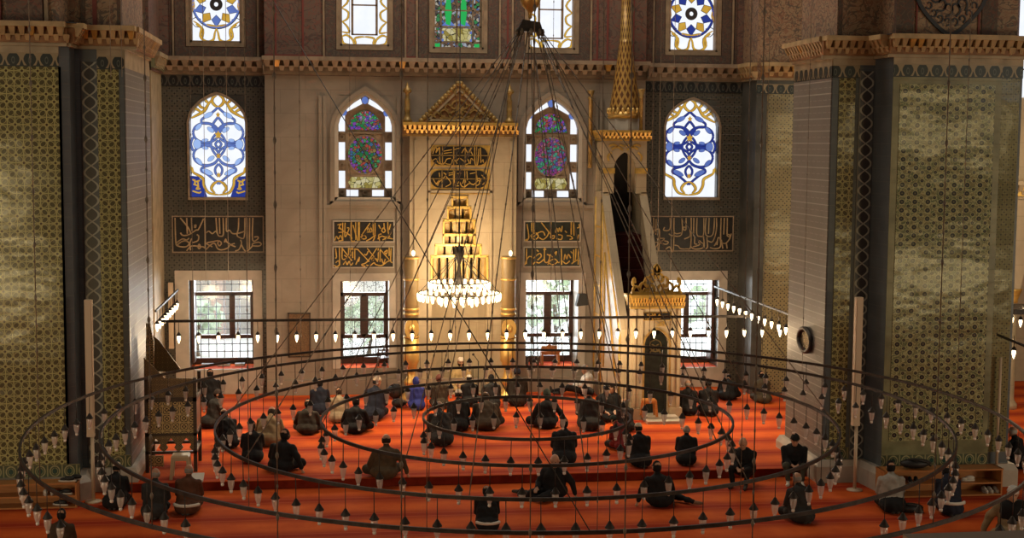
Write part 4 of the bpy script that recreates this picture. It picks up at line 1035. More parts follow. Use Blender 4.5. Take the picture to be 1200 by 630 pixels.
# ---------------------------------------------------------------- candles beside the niche
def candle(px, lab):
    Y = 36.0; x = atY(px, 380, Y).x; r = .19
    zc0, zc1 = atY(px, 396, Y).z, atY(px, 300, Y).z
    e = empty('giant_candle', (x, Y, 0), lab, 'candle', 'giant candles flanking the niche')
    m = MB(); m.lathe([(.28, 0), (.31, .05), (.27, .12), (.17, .20), (.12, .34), (.18, .42), (.20, .5), (.12, .6), (.10, .75), (.15, .84), (.17, .95), (.21, 1.02), (.20, zc0)], (x, Y, 0), 20); m.build('candlestick', MT['gold'], e)
    m = MB(); m.lathe([(r, zc0), (r * .98, zc1 - .05), (r * .9, zc1)], (x, Y, 0), 20); m.build('wax', MT['candle'], e)
    m = MB()
    for t in (.02, .30, .36, .72, .98): z = zc0 + (zc1 - zc0) * t; mm = MB(); mm.lathe([(r * 1.0, z - .03), (r * 1.1, z - .02), (r * 1.1, z + .02), (r * 1.0, z + .03)], (x, Y, 0), 20); mm.build('gilt_band', MT['gold'], e)
    z = zc0 + .28; P = [(x + .19 * sin(t), z + .26 * cos(t)) for t in [2*pi*i/16 for i in range(16)]]
    m.poly(P[::-1], Y - r - .05, Y - r + .06); m.ball((x, Y - r - .05, z), (.09, .03, .12), 8); m.build('gilt_emblem', MT['gold'], e)
    m = MB(); m.lathe([(.0, -.02), (.03, .02), (.05, .07), (.04, .12), (.0, .16)], (x + .05, Y, zc1), 10); m.build('lit_bulb', MT['bulb_hot'], e)
candle(482, 'giant gilt banded candle with lit bulb, left of the prayer niche'); candle(595.5, 'giant gilt banded candle with lit bulb, right of the prayer niche')
# ---------------------------------------------------------------- crystal chandelier before the niche
CY = 35.0; cc = atY(538, 345, CY); chd = empty('crystal_chandelier', (cc.x, CY, cc.z), 'glowing two tier crystal chandelier hanging in front of the prayer niche', 'chandelier')
r1, r2 = (atY(585, 345, CY).x - atY(490, 345, CY).x) / 2, (atY(573, 332, CY).x - atY(503, 332, CY).x) / 2
zt2 = atY(538, 334, CY).z; zt1 = atY(538, 347, CY).z; zhub = atY(538, 296, CY).z
fr = MB()
for r, z in ((r1, zt1 + .09), (r2, zt2 + .09), (r1 * .45, zt1 - .02)): fr.tube([(cc.x + r * cos(t), CY + r * sin(t), z) for t in [2*pi*i/32 for i in range(33)]], .015, 5)
for i in range(8):
    t = 2 * pi * i / 8
    fr.tube([(cc.x, CY, zhub), (cc.x + r2 * cos(t), CY + r2 * sin(t), zt2 + .09), (cc.x + r1 * cos(t), CY + r1 * sin(t), zt1 + .09)], .009, 5); fr.tube([(cc.x, CY, zhub - .7), (cc.x + r1 * .45 * cos(t), CY + r1 * .45 * sin(t), zt1 - .02)], .008, 5)
fr.lathe([(.02, -.85), (.09, -.8), (.05, -.6), (.03, -.3), (.10, -.12), (.14, 0), (.10, .12), (.04, .16), (.012, .24), (.012, 16.0)], (cc.x, CY, zhub), 10)
for i in range(6): t = 2*pi*i/6; fr.tube([(cc.x, CY, zhub + .1), (cc.x + .16 * cos(t), CY + .16 * sin(t), zhub + .17), (cc.x + .2 * cos(t), CY + .2 * sin(t), zhub - .02)], .015, 5)
fr.build('frame', MT['iron'], chd)
for r, z, n in ((r1, zt1, 34), (r2, zt2, 26), (r1 * .45, zt1 - .14, 12)):
    for i in range(n):
        t = 2 * pi * (i + .3) / n; m = MB(); m.lathe([(.0, -.115), (.03, -.09), (.042, -.02), (.045, .05), (.03, .085), (.0, .09)], (cc.x + r * cos(t), CY + r * sin(t), z), 7)
        m.build('crystal_lamp', MT['bulb_hot'], chd)
m = MB()
for r, z, n in ((r1, zt1 + .04, 60), (r2, zt2 + .05, 44), (r1 * .7, zt1 - .06, 30)):
    for i in range(n): t = 2*pi*(i+.8)/n; m.lathe([(.0, -.09), (.018, -.03), (0, .0)], (cc.x + r * cos(t), CY + r * sin(t), z), 4)
m.build('crystal_drops', MT['lamp_glass'], chd)
# ---------------------------------------------------------------- minbar (pulpit stair)
YP = 32.87; PX0, PX1 = atY(740.5, 420, YP).x, atY(797.5, 420, YP).x; PCX = (PX0 + PX1) / 2
mn_ = empty('minbar', (PCX, YP, 0), 'tall marble pulpit stair with gilded crest, door and spire', 'pulpit')
zc0, zc1 = atY(768, 361.5, YP).z, atY(768, 345, YP).z
da, db = atY(755, 430, YP).x, atY(783.5, 430, YP).x; dzt, dzs = atY(768, 386, YP).z, atY(768, 402, YP).z
b = MB()
b.box(PX0, YP, 0, da, YP + .35, zc0); b.box(db, YP, 0, PX1, YP + .35, zc0); b.strip(arch(da, db, dzs, dzt, 10, .3), [(x, zc0) for x, z in arch(da, db, dzs, dzt, 10, .3)], YP, YP + .35)
b.box(PX0 - .05, YP - .05, 0, da - .03, YP + .4, .28); b.box(db + .03, YP - .05, 0, PX1 + .05, YP + .4, .28)
for x in (PX0 + .03, da - .11, db + .05, PX1 - .09): b.box(x, YP - .03, .3, x + .06, YP, zc0 - .02)
b.build('portal', MT['marble_warm'], mn_)
b = MB(); b.strip(arch(da, db, dzs, dzt, 10, .3), arch(da - .05, db + .05, dzs, dzt + .06, 10, .3), YP - .025, YP); b.box(da - .05, YP - .025, .3, da, YP, dzs); b.box(db, YP - .025, .3, db + .05, YP, dzs)
b.build('door_arch_moulding', MT['gold_dull'], mn_)
b = MB(); b.box(da - .01, YP + .16, 0, db + .01, YP + .2, dzt); b.build('curtain', MT['curtain'], mn_)
b = MB(); cxd = (da + db) / 2; zq = 1.75
for s in (1, -1):
    for q in ([(0, .2), (.12, .14), (.14, .0), (.05, -.06), (0, .04)], [(.02, .05), (.09, .08)], [(0, -.1), (.1, -.08), (.13, -.14)]): b.ribbon([(cxd + s * p[0], zq + p[1]) for p in q], .03, YP + .14, YP + .162)
b.build('curtain_emblem', mat('emblem_thread', (.13, .10, .04), .6), mn_)
b = MB(); cornice(b, (PX0 - .06, YP + .02), (PX1 + .06, YP + .02), zc1, zc1 - zc0, .17, .07); cornice(b, (PX0 - .02, YP + .4), (PX0 - .02, YP), zc1, zc1 - zc0, .12, .10); b.box(PX0 - .05, YP + .02, zc0, PX1 + .05, YP + .42, zc1 - .01, 0)
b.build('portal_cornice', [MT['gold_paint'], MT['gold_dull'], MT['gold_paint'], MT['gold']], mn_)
b = MB(); ia, ib = PX0 + .28, PX1 - .28; zi = atY(768, 370.5, YP).z
b.box(ia - .04, YP - .02, zi - .10, ib + .04, YP, zi + .10); b.build('inscription_ground', MT['gold_paint'], mn_)
b = MB(); b.box(ia, YP - .03, zi - .085, ib, YP - .01, zi + .085); b.build('inscription_panel', MT['black_panel'], mn_)
b = MB(); strokes(b, GA[:14] + GB[12:20], (ia + .02, zi - .07, ib - .02, zi + .07), (60, 90, 690, 300), .014, YP - .04, YP - .028); b.build('inscription_lettering', MT['gold_paint'], mn_)
# pierced crest above the portal
b = MB(); zz = zc1; cw = (PX1 - PX0) / 2 + .02; ch = atY(770, 309, YP).z - zc1
for s in (1, -1):
    for q in ([(.0,.98),(.09,.86),(.05,.74),(.0,.72)], [(.0,.62),(.16,.66),(.26,.52),(.18,.40),(.06,.46)], [(.22,.56),(.40,.54),(.46,.36),(.36,.24),(.28,.34)], [(.06,.05),(.10,.25),(.24,.28),(.26,.12),(.14,.06)], [(.44,.40),(.60,.34),(.66,.16),(.52,.08),(.46,.2)], [(.66,.14),(.78,.26),(.90,.20),(.92,.06),(.78,.05)], [(.86,.2),(.94,.36),(.88,.52),(.84,.36)], [(.30,.1),(.42,.14),(.50,.04)], [(.08,.72),(.2,.78)]):
        b.ribbon([(PCX + s * p[0] * cw, zz + p[1] * ch) for p in q], .05, YP + .08, YP + .16, 0, 4, True)
b.box(PCX - cw, YP + .06, zz - .02, PCX + cw, YP + .18, zz + .06)
b.poly([(PCX - .06, zz + .5*ch), (PCX + .06, zz + .5*ch), (PCX + .09, zz + .8*ch), (PCX, zz + ch), (PCX - .09, zz + .8*ch)], YP + .08, YP + .16)
b.build('gilt_crest', MT['gold_paint'], mn_)
# stair, parapets, kiosk
YK0, YK1 = 35.75, 36.93; KX0, KX1 = atY(707, 240, YK0).x, atY(757, 240, YK0).x; KC = (KX0 + KX1) / 2; ZKF = 4.35
b = MB(); n = 15
for i in range(n):
    ya = YP + .4 + (YK0 - YP - .4) * i / n; b.box(KX0 + .16, ya, 0, KX1 - .16, YK0, ZKF * (i + 1) / n)
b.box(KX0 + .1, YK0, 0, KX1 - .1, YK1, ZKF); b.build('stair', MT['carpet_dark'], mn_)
def side(x0, x1):
    zt0, zt1 = 2.15, 5.45
    P = [(YP + .35, 0), (YK0 + .1, 0), (YK0 + .1, zt1), (YP + .35, zt0)]
    m = MB(); m.add([(x0, y, z) for y, z in P] + [(x1, y, z) for y, z in P], [(3,2,1,0),(4,5,6,7),(0,1,5,4),(1,2,6,5),(2,3,7,6),(3,0,4,7)], 0)
    m.box(x0, YK0, 0, x1, YK1, 5.45)
    m.add([(x0 - .03, YP + .3, zt0 - .08), (x1 + .03, YP + .3, zt0 - .08), (x1 + .03, YK0 + .1, zt1 - .08), (x0 - .03, YK0 + .1, zt1 - .08), (x0 - .03, YP + .3, zt0 + .04), (x1 + .03, YP + .3, zt0 + .04), (x1 + .03, YK0 + .1, zt1 + .04), (x0 - .03, YK0 + .1, zt1 + .04)], [(0,3,2,1),(4,5,6,7),(0,1,5,4),(1,2,6,5),(2,3,7,6),(3,0,4,7)], 0)
    m.build('parapet', MT['marble_warm'], mn_)
side(KX0, KX0 + .14); side(KX1 - .14, KX1)
b = MB()   # gilt lines and carved panels on the visible flank
for (ya, za, yb, zb) in ((YP + .5, .4, YP + .5, 2.0), (YP + .5, 2.0, YK0, 5.1), (YK0, 5.1, YK0, .4), (YP + .5, .4, YK0, .4), (YP + 1.0, .9, YK0 - .35, 3.9), (YK0 - .35, 3.9, YK0 - .35, .9), (YK0 + .15, .4, YK0 + .15, 5.3), (YK1 - .2, .4, YK1 - .2, 5.3)):
    b.tube([(KX0 - .01, ya, za), (KX0 - .01, yb, zb)], .03, 4)
for k in range(6): b.box(KX0 - .03, YK0 + .2, .6 + k * .78, KX0, YK1 - .28, .64 + k * .78)
b.build('gilt_flank_lines', MT['gold_paint'], mn_)
kz0, kz1 = 5.42, atY(733, 165, YK0).z; kt = atY(733, 152.5, YK0).z
b = MB(); ka, kb = atY(719.5, 200, YK0).x, atY(745.5, 200, YK0).x; kat = atY(732, 178, YK0).z
for (x0, x1) in ((KX0, ka), (kb, KX1)):
    b.box(x0, YK0, kz0, x1, YK0 + .16, kz1); b.box(x0, YK1 - .14, kz0, x1, YK1, kz1)
aa = arch(ka, kb, kat - .42, kat, 10, .3); b.strip(aa, [(x, kz1) for x, z in aa], YK0, YK0 + .16)
b.box(KX0, YK0 + .16, kat - .1, KX0 + .14, YK1, kz1); b.box(KX1 - .14, YK0 + .16, kat - .1, KX1, YK1, kz1)
b.box(KX0, YK0 + .1, kz1 - .02, KX1, YK1, kt - .02); b.build('kiosk', MT['marble_warm'], mn_)
b = MB(); b.box(KX0 + .14, YK1 - .1, ZKF, KX1 - .14, YK1 - .05, kz1); b.build('kiosk_shade_sheet', MT['dark'], mn_)  # near-black sheet stands in for the shade inside the kiosk
b = MB()
for (x0, x1) in ((KX0 - .02, ka + .02), (kb - .02, KX1 + .02)): q_ = MB(); q_.box(x0, YK0 - .03, kat - .56, x1, YK0 + .1, kat - .42); q_.build('gilt_capital', MT['gold_paint'], mn_)
for s in (1, -1):
    for q in ([(.05,.0),(.2,.08),(.35,.02)], [(.2,.08),(.3,.14),(.42,.1)], [(.35,-.06),(.45,-.16),(.42,-.28)], [(.02,.1),(.14,.14)]): b.ribbon([(KC - .02 + s * p[0], kat + .05 + p[1]) for p in q], .05, YK0 - .02, YK0)
b.build('arch_scrolls', MT['gold_paint'], mn_); b = MB()
cornice(b, (KX0 - .08, YK0), (KX1 + .08, YK0), kt, kt - kz1, .2, .11); cornice(b, (KX0, YK1), (KX0, YK0), kt, kt - kz1, .12, .11)
b.build('kiosk_cornice', [MT['gold_paint'], MT['gold_dull'], MT['gold_paint'], MT['gold']], mn_)
YS = YK0 + .5; sx0, sx1 = atY(713.5, 140, YS).x, atY(750.5, 140, YS).x; scx = (sx0 + sx1) / 2; srr = (sx1 - sx0) / 2
z1_, z2_, z3_ = atY(732, 139, YS).z, atY(732, 45, YS).z, atY(732, -60, YS).z
b = MB(); b.lathe([(srr * 1.02, kt - .03), (srr * 1.02, z1_)], (scx, YS, 0), 8, 0, False, 0, 2*pi); b.build('spire_drum', MT['marble_white'], mn_)
def c_spire(nt):
    t = nt.nodes.new('ShaderNodeTexCoord'); s = nt.nodes.new('ShaderNodeSeparateXYZ'); nt.links.new(t.outputs['Object'], s.inputs[0])
    x, y, z = (X(nt, s.outputs[i]) for i in range(3))
    th = mth('ARCTAN2', y - (YS - YP), x - (scx - PCX)) / (2 * pi) * 14.0
    a, c = ab(cell(th, 1.0)), ab(cell(z, .34)); a2, c2 = ab(cell(th, 1.0, .5)), ab(cell(z, .34, .5))
    dia = mx((a + c) < .31, (a2 + c2) < .31)
    return mixc(dia, (.44, .27, .07), (.13, .055, .02))
b = MB(); prof = []
for i in range(15):
    t = i / 14; r = srr * (1 - t * .55) * (1 - .10 * sin(pi * t)) if t < .9 else srr * .4
    prof.append((srr * ((1 - t) ** 1.15 * .62 + .38), z1_ + .16 + (z2_ - z1_ - .16) * t))
b.lathe(prof + [(srr * .36, z2_), (srr * .30, z2_ + (z3_ - z2_) * .5), (srr * .05, z3_ + .6)], (scx, YS, 0), 28); b.build('spire', mat('diamond_spire', c_spire, .38, .3), mn_)
b = MB(); b.lathe([(srr * 1.05, z1_), (srr * 1.05, z1_ + .18)], (scx, YS, 0), 28)
for i in range(20): t = 2*pi*i/20; b.ball((scx + srr * 1.03 * cos(t), YS + srr * 1.03 * sin(t), z1_ + .2), (.05, .05, .09), 6)
b.build('spire_collar', MT['gold'], mn_)
for px in (700.5, 752):
    x = atY(px, 150, YK0).x; m = MB(); zf = atY(px, 104, YK0).z
    m.lathe([(.055, kt - 1.0), (.055, zf - .25), (.085, zf - .22), (.05, zf - .17), (.10, zf - .03), (.10, zf)], (x, YK0 + .08 if px > 740 else YK1 - .15, 0), 8); m.build('corner_post', MT['gold_dull'], mn_)
b = MB(); sa, sb = atY(757.5, 501, YP - .5).x, atY(799, 501, YP - .5).x; b.box(sa, YP - .62, 0, sb, YP + .3, .07); b.box(sa + .06, YP - .35, .07, sb - .06, YP + .3, .13); b.build('threshold_step', MT['marble_white'], mn_)
# ---------------------------------------------------------------- carved preacher's seat beside the left pier
p0, p1 = atZ(171, 553, 0), atZ(231, 553, 0); LY = 28.42; lx0, lx1 = p0.x, p1.x; LD = 1.05
ls = empty('preachers_seat', ((lx0 + lx1) / 2, LY, 0), 'carved lattice wood preaching seat standing beside the left pier', 'pulpit chair')
zz = lambda y: atY(200, y, LY).z
za, zb_, zc_, zd = zz(530), zz(509), zz(469), zz(444)
def rail4(m, z0, z1, t=.05):
    m.box(lx0, LY, z0, lx1, LY + t, z1); m.box(lx1 - t, LY, z0, lx1, LY + LD, z1); m.box(lx0, LY, z0, lx0 + t, LY + LD, z1); m.box(lx0, LY + LD - t, z0, lx1, LY + LD, z1)
for (x, y) in ((lx0, LY), (lx1 - .07, LY), (lx0, LY + LD - .07), (lx1 - .07, LY + LD - .07)):
    m = MB(); m.box(x, y, 0, x + .07, y + .07, zd + (0 if y > LY + .1 else .02)); m.build('post', MT['wood_dark'], ls)
for z_ in (zc_, zb_, za):
    m = MB(); rail4(m, z_ - .03, z_ + .025, .06); m.build('rail', MT['wood_dark'], ls)
m = MB(); m.box(lx0, LY, zc_ + .025, lx1, LY + LD, zc_ + .06); m.build('seat_board', MT['wood_dark'], ls)
m = MB(); m.box(lx0 + .06, LY + .015, zb_ + .02, lx1 - .06, LY + .04, zc_ - .02); m.build('lattice_panel', MT['wood_lat'], ls)
MT['orange_inlay'] = mat('orange_inlay', c_lattice((.24, .085, .035), (.36, .15, .07), .12), .45)
for x_ in (lx1 - .04, lx0 + .015):
    m = MB(); m.box(x_, LY + .06, zb_ + .02, x_ + .025, LY + LD - .06, zc_ - .02); m.build('side_panel', MT['orange_inlay'], ls)
m = MB(); n = 3; w = (lx1 - lx0 - .12) / n
for i in range(n):
    a0 = lx0 + .06 + i * w; hz = zb_ - za - .03
    ar = [(a0 + .05, za + .05), (a0 + .09, za + hz*.3), (a0 + .06, za + hz*.45), (a0 + .08, za + hz*.62), (a0 + w*.5, za + hz*.86), (a0 + w - .08, za + hz*.62), (a0 + w - .06, za + hz*.45), (a0 + w - .09, za + hz*.3), (a0 + w - .05, za + .05)]
    q = [(a0, za + .02), (a0, za + hz*.3), (a0, za + hz*.45), (a0, zb_ - .03), (a0 + w*.5, zb_ - .03), (a0 + w, zb_ - .03), (a0 + w, za + hz*.45), (a0 + w, za + hz*.3), (a0 + w, za + .02)]
    m.strip(ar, q, LY + .01, LY + .045)
m.build('keyhole_arcade', MT['wood_inlay'], ls)
m = MB(); m.box(lx0 + .06, LY + .02, .12, lx0 + .36, LY + .04, za - .06); m.build('corner_bracket', MT['wood_lat'], ls)
# sloping carved back rails above the seat
m = MB(); e0, e1, e2 = zz(437), zz(404), zz(386)
m.poly([(lx0, zc_ + .06), (lx1 - .02, zc_ + .06), (lx1 - .02, zd), (lx0 + .40, zd + .02), (lx0, e1 - .25)], LY + .02, LY + .05); m.build('sloped_parapet', MT['wood_inlay'], ls)
m = MB(); x1 = atY(211, 425, LY + LD).x; x0 = atY(184, 400, LY + LD).x
m.poly([(x0 - .1, zd), (x1, zd - .02), (x1, zd + .06), (x0 + .05, e1 - .05), (x0 - .1, e1 + .08)], LY + LD - .05, LY + LD - .02); m.build('back_parapet', MT['wood_inlay'], ls)
m = MB(); m.tube([(lx0 + .03, LY + LD - .5, zc_), (lx0 + .03, LY + LD - .5, e2 + .06)], .05, 6); m.poly([(lx0 - .02, zc_), (lx0 + .12, zc_), (lx0 + .14, e1), (lx0 + .05, e2 + .15), (lx0 - .02, e1)], LY + LD - .55, LY + LD - .5); m.build('back_post', MT['wood_lat'], ls)
m = MB(); m.box(lx0 + .5, LY + .3, zc_ + .06, lx1 - .05, LY + .7, zc_ + .14); m.build('cushion', MT['plastic_beige'], ls)
# ---------------------------------------------------------------- shoe racks and what stands on them
def rack(x0, x1, y, d, ztop, lab, z0=-.18):
    e = empty('shoe_rack', ((x0 + x1) / 2, y, z0), lab, 'shoe rack', 'shoe racks against the piers')
    for x in (x0, x1 - .03):
        m = MB(); m.box(x, y, z0, x + .03, y + d, ztop); m.build('side_board', MT['wood_orange'], e)
    for f in (.06, .5, 1.0):
        z = z0 + (ztop - z0) * f; m = MB(); m.box(x0 + (.03 if f < 1 else -.01), y - (.01 if f == 1 else 0), z - .03, x1 - (.03 if f < 1 else -.01), y + d, z); m.build('shelf', MT['wood_orange'], e)
    m = MB(); m.box(x0, y + d - .015, z0, x1, y + d, ztop); m.build('back_board', MT['wood_orange'], e)
    return [z0 + (ztop - z0) * f for f in (.06, .5, 1.0)]
RL = rack(-8.4, atY(90, 575, 26.5).x, 26.48, .36, .30, 'orange wood shoe rack at the foot of the left pier')
ry = 25.62; RR = rack(atY(1036, 560, ry).x, atY(1175, 560, ry).x, ry, .42, .36, 'orange wood shoe rack at the foot of the right pier')
def shoe(loc, rz, m, lab, cat='shoe', L=.28, grp=None):
    e = empty('shoe', loc, lab, cat, grp); e.rotation_euler.z = rz
    b = MB(); n = 12
    for k, z, s in ((0, 0, 1.0), (1, .025, 1.0)): pass
    out = [(.045 * (1.05 if t < pi else .9) * cos(t) * (1 - .25 * (sin(t) < -.3)), L/2 * sin(t)) for t in [2*pi*i/n for i in range(n)]]
    b.polyz(out, 0, .022); s = b.build('sole', MT['paper'] if m is MT['black_plastic'] else m, e, org=Vector(loc)); s.location = (0, 0, 0)
    for v in s.data.vertices: v.co += Vector(loc)
    u = MB(); u.ball((0, -.035, .055), (.042, .105, .05), 10); u.ball((0, .07, .04), (.04, .07, .03), 10); o = u.build('upper', m, e, org=Vector(loc)); o.location = (0, 0, 0)
    for v in o.data.vertices: v.co += Vector(loc)
    return e
def rackx(px, y): return atY(px, 575, y).x
shoe((rackx(53, 26.6), 26.62, RL[1]), .2, MT['paper'], 'left white shoe of the pair on the middle shelf of the left rack'); shoe((rackx(61, 26.6), 26.64, RL[1]), .1, MT['paper'], 'right white shoe of the pair on the middle shelf of the left rack')
shoe((rackx(76, 26.6), 26.62, RL[1]), 1.4, MT['black_plastic'], 'black shoe on the middle shelf of the left rack')
shoe((rackx(79, 26.6), 26.62, RL[2]), 1.45, MT['black_plastic'], 'front black shoe with white sole on top of the left rack', L=.34); shoe((rackx(86, 26.6), 26.74, RL[2]), 1.5, MT['black_plastic'], 'rear black shoe with white sole on top of the left rack', L=.34)
shoe((rackx(70, 26.6), 26.62, RL[0]), 1.2, MT['black_plastic'], 'black shoe on the bottom shelf of the left rack', L=.32)
for px, l in ((1156, 'left'), (1162, 'middle'), (1169, 'right')): shoe((rackx(px, ry + .1), ry + .18, RR[0]), 3.1, MT['paper'], l + ' white shoe of the row on the bottom right of the right rack')
for px, l in ((1050, 'outer left'), (1057, 'inner left')): shoe((rackx(px, ry + .1), ry + .18, RR[1]), 3.1, MT['black_plastic'], l + ' black shoe on the middle shelf of the right rack')
for px, l in ((1068, 'left'), (1075, 'right')): shoe((rackx(px, ry + .1), ry + .18, RR[1]), 2.9, MT['black_plastic'], l + ' black shoe under the black bag on the right rack')
shoe((rackx(1136, ry + .1), ry + .18, RR[1]), 1.5, MT['paper'], 'single pale shoe on the middle shelf of the right rack')
def bag(loc, r, lab, rz=0):
    e = empty('shoulder_bag', loc, lab, 'bag'); b = MB(); n = 20
    b.ball((loc[0], loc[1], loc[2] + r[2]), r, 14)
    for i, v in enumerate(b.v):
        k = 1 + .12 * sin(v[0] * 23 + v[2] * 17) ; b.v[i] = (loc[0] + (v[0] - loc[0]) * k, v[1], max(loc[2] + .002, v[2]))
    b.build('pouch', MT['bag'], e)
    s = MB(); s.tube([(loc[0] - r[0] * .6, loc[1], loc[2] + r[2] * 1.7), (loc[0] - r[0] * .2, loc[1] - r[1] * .9, loc[2] + r[2] * 2.1), (loc[0] + r[0] * .5, loc[1] - r[1] * .8, loc[2] + r[2] * 1.6), (loc[0] + r[0], loc[1] - r[1] * .3, loc[2] + r[2] * .5)], .018, 6); s.build('strap', MT['black_plastic'], e)
MT['bag'] = mat('black_nylon', lambda nt: vary(nt, (.012, .012, .013), .4, 8), .55)
bag((rackx(1074, ry + .1), ry + .2, RR[2]), (.30, .17, .10), 'black soft bag lying on top of the right shoe rack')
q = atZ(1066, 600, -.18); bag((q.x, q.y, -.18), (.24, .16, .09), 'black bag on the carpet beside the boy in the grey shirt')
q = atZ(467, 477, 0); bag((q.x, q.y, 0), (.20, .16, .11), 'black bag on the carpet between the navy coat and the blue jacket')
q = atZ(461, 457, 0); bag((q.x, 36.2, 0), (.22, .18, .20), 'black bag heaped against the left giant candle')
# ---------------------------------------------------------------- loudspeakers and poles
def line_array(px, y0, ym, y1, Y, w, lab, wall=False, zf=-.18):
    x = atY(px, (y0 + ym) / 2, Y).x; zt, zm = atY(px, y0, Y).z, atY(px, ym, Y).z
    e = empty('column_loudspeaker', (x, Y, zf), lab, 'loudspeaker', 'cream column loudspeakers')
    b = MB(); b.box(x - w, Y - .06, zm, x + w, Y + .06, zt); b.box(x - w * .8, Y - .07, zm + .1, x + w * .8, Y - .06, zt - .1); b.box(x - w * 1.04, Y - .065, zm, x + w * 1.04, Y + .065, zm + .05); b.build('cabinet', MT['plastic_white'], e)
    if y1: z1 = zf; b = MB(); b.tube([(x + w * .35, Y, z1), (x + w * .35, Y, zm)], .035, 8); b.lathe([(.16, z1), (.16, z1 + .02), (.03, z1 + .04)], (x + w * .35, Y, 0), 12); b.build('stand_pole', MT['plastic_white'], e)
    else: b = MB(); b.box(x - .03, Y + .04, (zt + zm) / 2 - .05, x + .03, Y + .14, (zt + zm) / 2 + .05); b.build('wall_bracket', MT['plastic_white'], e)
line_array(105, 351, 511, 577, 26.9, .068, 'cream column loudspeaker on a pole before the left pier')
line_array(1004.5, 348, 498, 563, 26.3, .07, 'cream column loudspeaker on a pole before the right pier')
line_array(200.5, 331, 408, None, YB - .14, .06, 'short cream column loudspeaker on the wall left of the barred window')
line_array(1177.5, 378, 472, None, 27.6, .055, 'cream column loudspeaker on the far right flank of the right pier')
x = atY(1170, 470, G1 - .02).x; b = MB(); b.tube([(x, G1 - .05, .2), (x, G1 - .05, atY(1170, 418, G1).z)], .03, 8); tag(b.build('white_pipe', MT['plastic_white'], None, (x, G1, .2)), 'thin white pipe up the right edge of the right pier', 'pipe')
b = MB(); q = atY(682.5, 351, 35.2); e = empty('black_loudspeaker', (q.x, 35.2, q.z), 'small black loudspeaker hanging on cables beside the pulpit stair', 'loudspeaker')
b.hexa([(q.x - .17, 35.1, q.z - .16), (q.x + .14, 35.1, q.z - .13), (q.x + .14, 35.36, q.z - .13), (q.x - .17, 35.36, q.z - .16)], [(q.x - .10, 35.1, q.z + .15), (q.x + .10, 35.1, q.z + .15), (q.x + .10, 35.36, q.z + .15), (q.x - .10, 35.36, q.z + .15)]); b.build('cabinet', MT['black_plastic'], e)
b = MB(); b.tube([(q.x, 35.23, q.z + .14), (q.x, 35.23, q.z + 3.0)], .012, 5); b.build('hanging_cable', MT['chain'], e)
# oval mirror on the flank of the right pier
xm_ = RXS - .03; c = atX(945, 398, xm_); hh = atX(945, 384.5, xm_).z - c.z; ww = (atX(937.5, 398, xm_).y - atX(952, 398, xm_).y) / 2
e = empty('oval_mirror', (xm_, c.y, c.z - hh), 'oval bronze framed mirror on the side of the right pier', 'mirror')
P = [(c.y + ww * cos(t), c.z + hh * sin(t)) for t in [2*pi*i/28 for i in range(28)]]
def xpoly(m, P, x0, x1):
    n = len(P); m.add([(x0, y, z) for y, z in P] + [(x1, y, z) for y, z in P], [tuple(range(n)), tuple(range(2*n-1, n-1, -1))] + [(i, (i+1) % n, (i+1) % n + n, i + n) for i in range(n)])
b = MB(); xpoly(b, inset(P, .12), xm_ - .01, xm_ + .01); b.build('mirror_glass', mat('aged_mirror', lambda nt: vary(nt, (.34, .28, .19), .2, 4), .25, .6), e)
b = MB(); b.tube([(xm_ - .04, y, z) for y, z in P + P[:1]], .05, 6); b.build('frame', MT['iron'], e)
# wooden board on the marble left of the niche
r = rectY(337.5, 366, 364, 418, YC); e = empty('wooden_board', ((r[0] + r[2]) / 2, YC, r[1]), 'brown patterned board on the marble wall, left of the mahogany window', 'board')
b = MB(); b.box(r[0], YC - .05, r[1], r[2], YC, r[3]); b.build('panel', MT['wood_board'], e)
b = MB(); t = .035
for a in ((r[0], r[1], r[2], r[1] + t), (r[0], r[3] - t, r[2], r[3]), (r[0], r[1], r[0] + t, r[3]), (r[2] - t, r[1], r[2], r[3])): b.box(a[0], YC - .07, a[1], a[2], YC - .03, a[3])
b.build('frame', MT['wood_dark'], e)
# ---------------------------------------------------------------- small furniture
def stool(c, w, d, h, m, lab, seat='seat'):
    e = empty('stool', c, lab, 'stool'); x, y, z = c
    b = MB(); b.hexa([(x-w/2, y-d/2, z+h-.035), (x+w/2, y-d/2, z+h-.035), (x+w/2, y+d/2, z+h-.035), (x-w/2, y+d/2, z+h-.035)], [(x-w*.44, y-d*.44, z+h), (x+w*.44, y-d*.44, z+h), (x+w*.44, y+d*.44, z+h), (x-w*.44, y+d*.44, z+h)])
    for s in (1, -1): b.box(x-w*.46, y+s*d*.46-.012, z+h*.78, x+w*.46, y+s*d*.46+.012, z+h-.03)
    b.build('seat', m, e)
    for sx in (1, -1):
        for sy in (1, -1):
            b = MB(); ax, ay = x+sx*w*.40, y+sy*d*.40; bx_, by_ = x+sx*w*.5, y+sy*d*.5; t = .028
            b.hexa([(bx_-t, by_-t, z), (bx_+t, by_-t, z), (bx_+t, by_+t, z), (bx_-t, by_+t, z)], [(ax-t, ay-t, z+h-.03), (ax+t, ay-t, z+h-.03), (ax+t, ay+t, z+h-.03), (ax-t, ay+t, z+h-.03)]); b.build('leg', m, e)
q = atZ(212, 558, -.18); stool((atY(212, 545, 27.95).x, 27.95, 0), .36, .34, .48, MT['plastic_beige'], 'beige plastic stool in front of the carved preaching seat')
q = atZ(766, 492, .13); stool((q.x, YP - .22, .13), .34, .26, .42, MT['wood_orange'], 'small wooden stool standing in front of the pulpit door')
q = atZ(234, 572, -.18); e = empty('reading_stand', (q.x, 27.0, -.18), 'small white stand with papers right of the beige stool', 'stand')
b = MB(); b.box(q.x - .11, 26.95, -.18, q.x + .10, 27.05, .18); b.box(q.x - .14, 26.9, -.18, q.x + .13, 27.1, -.15); b.build('stand_body', MT['paper'], e)
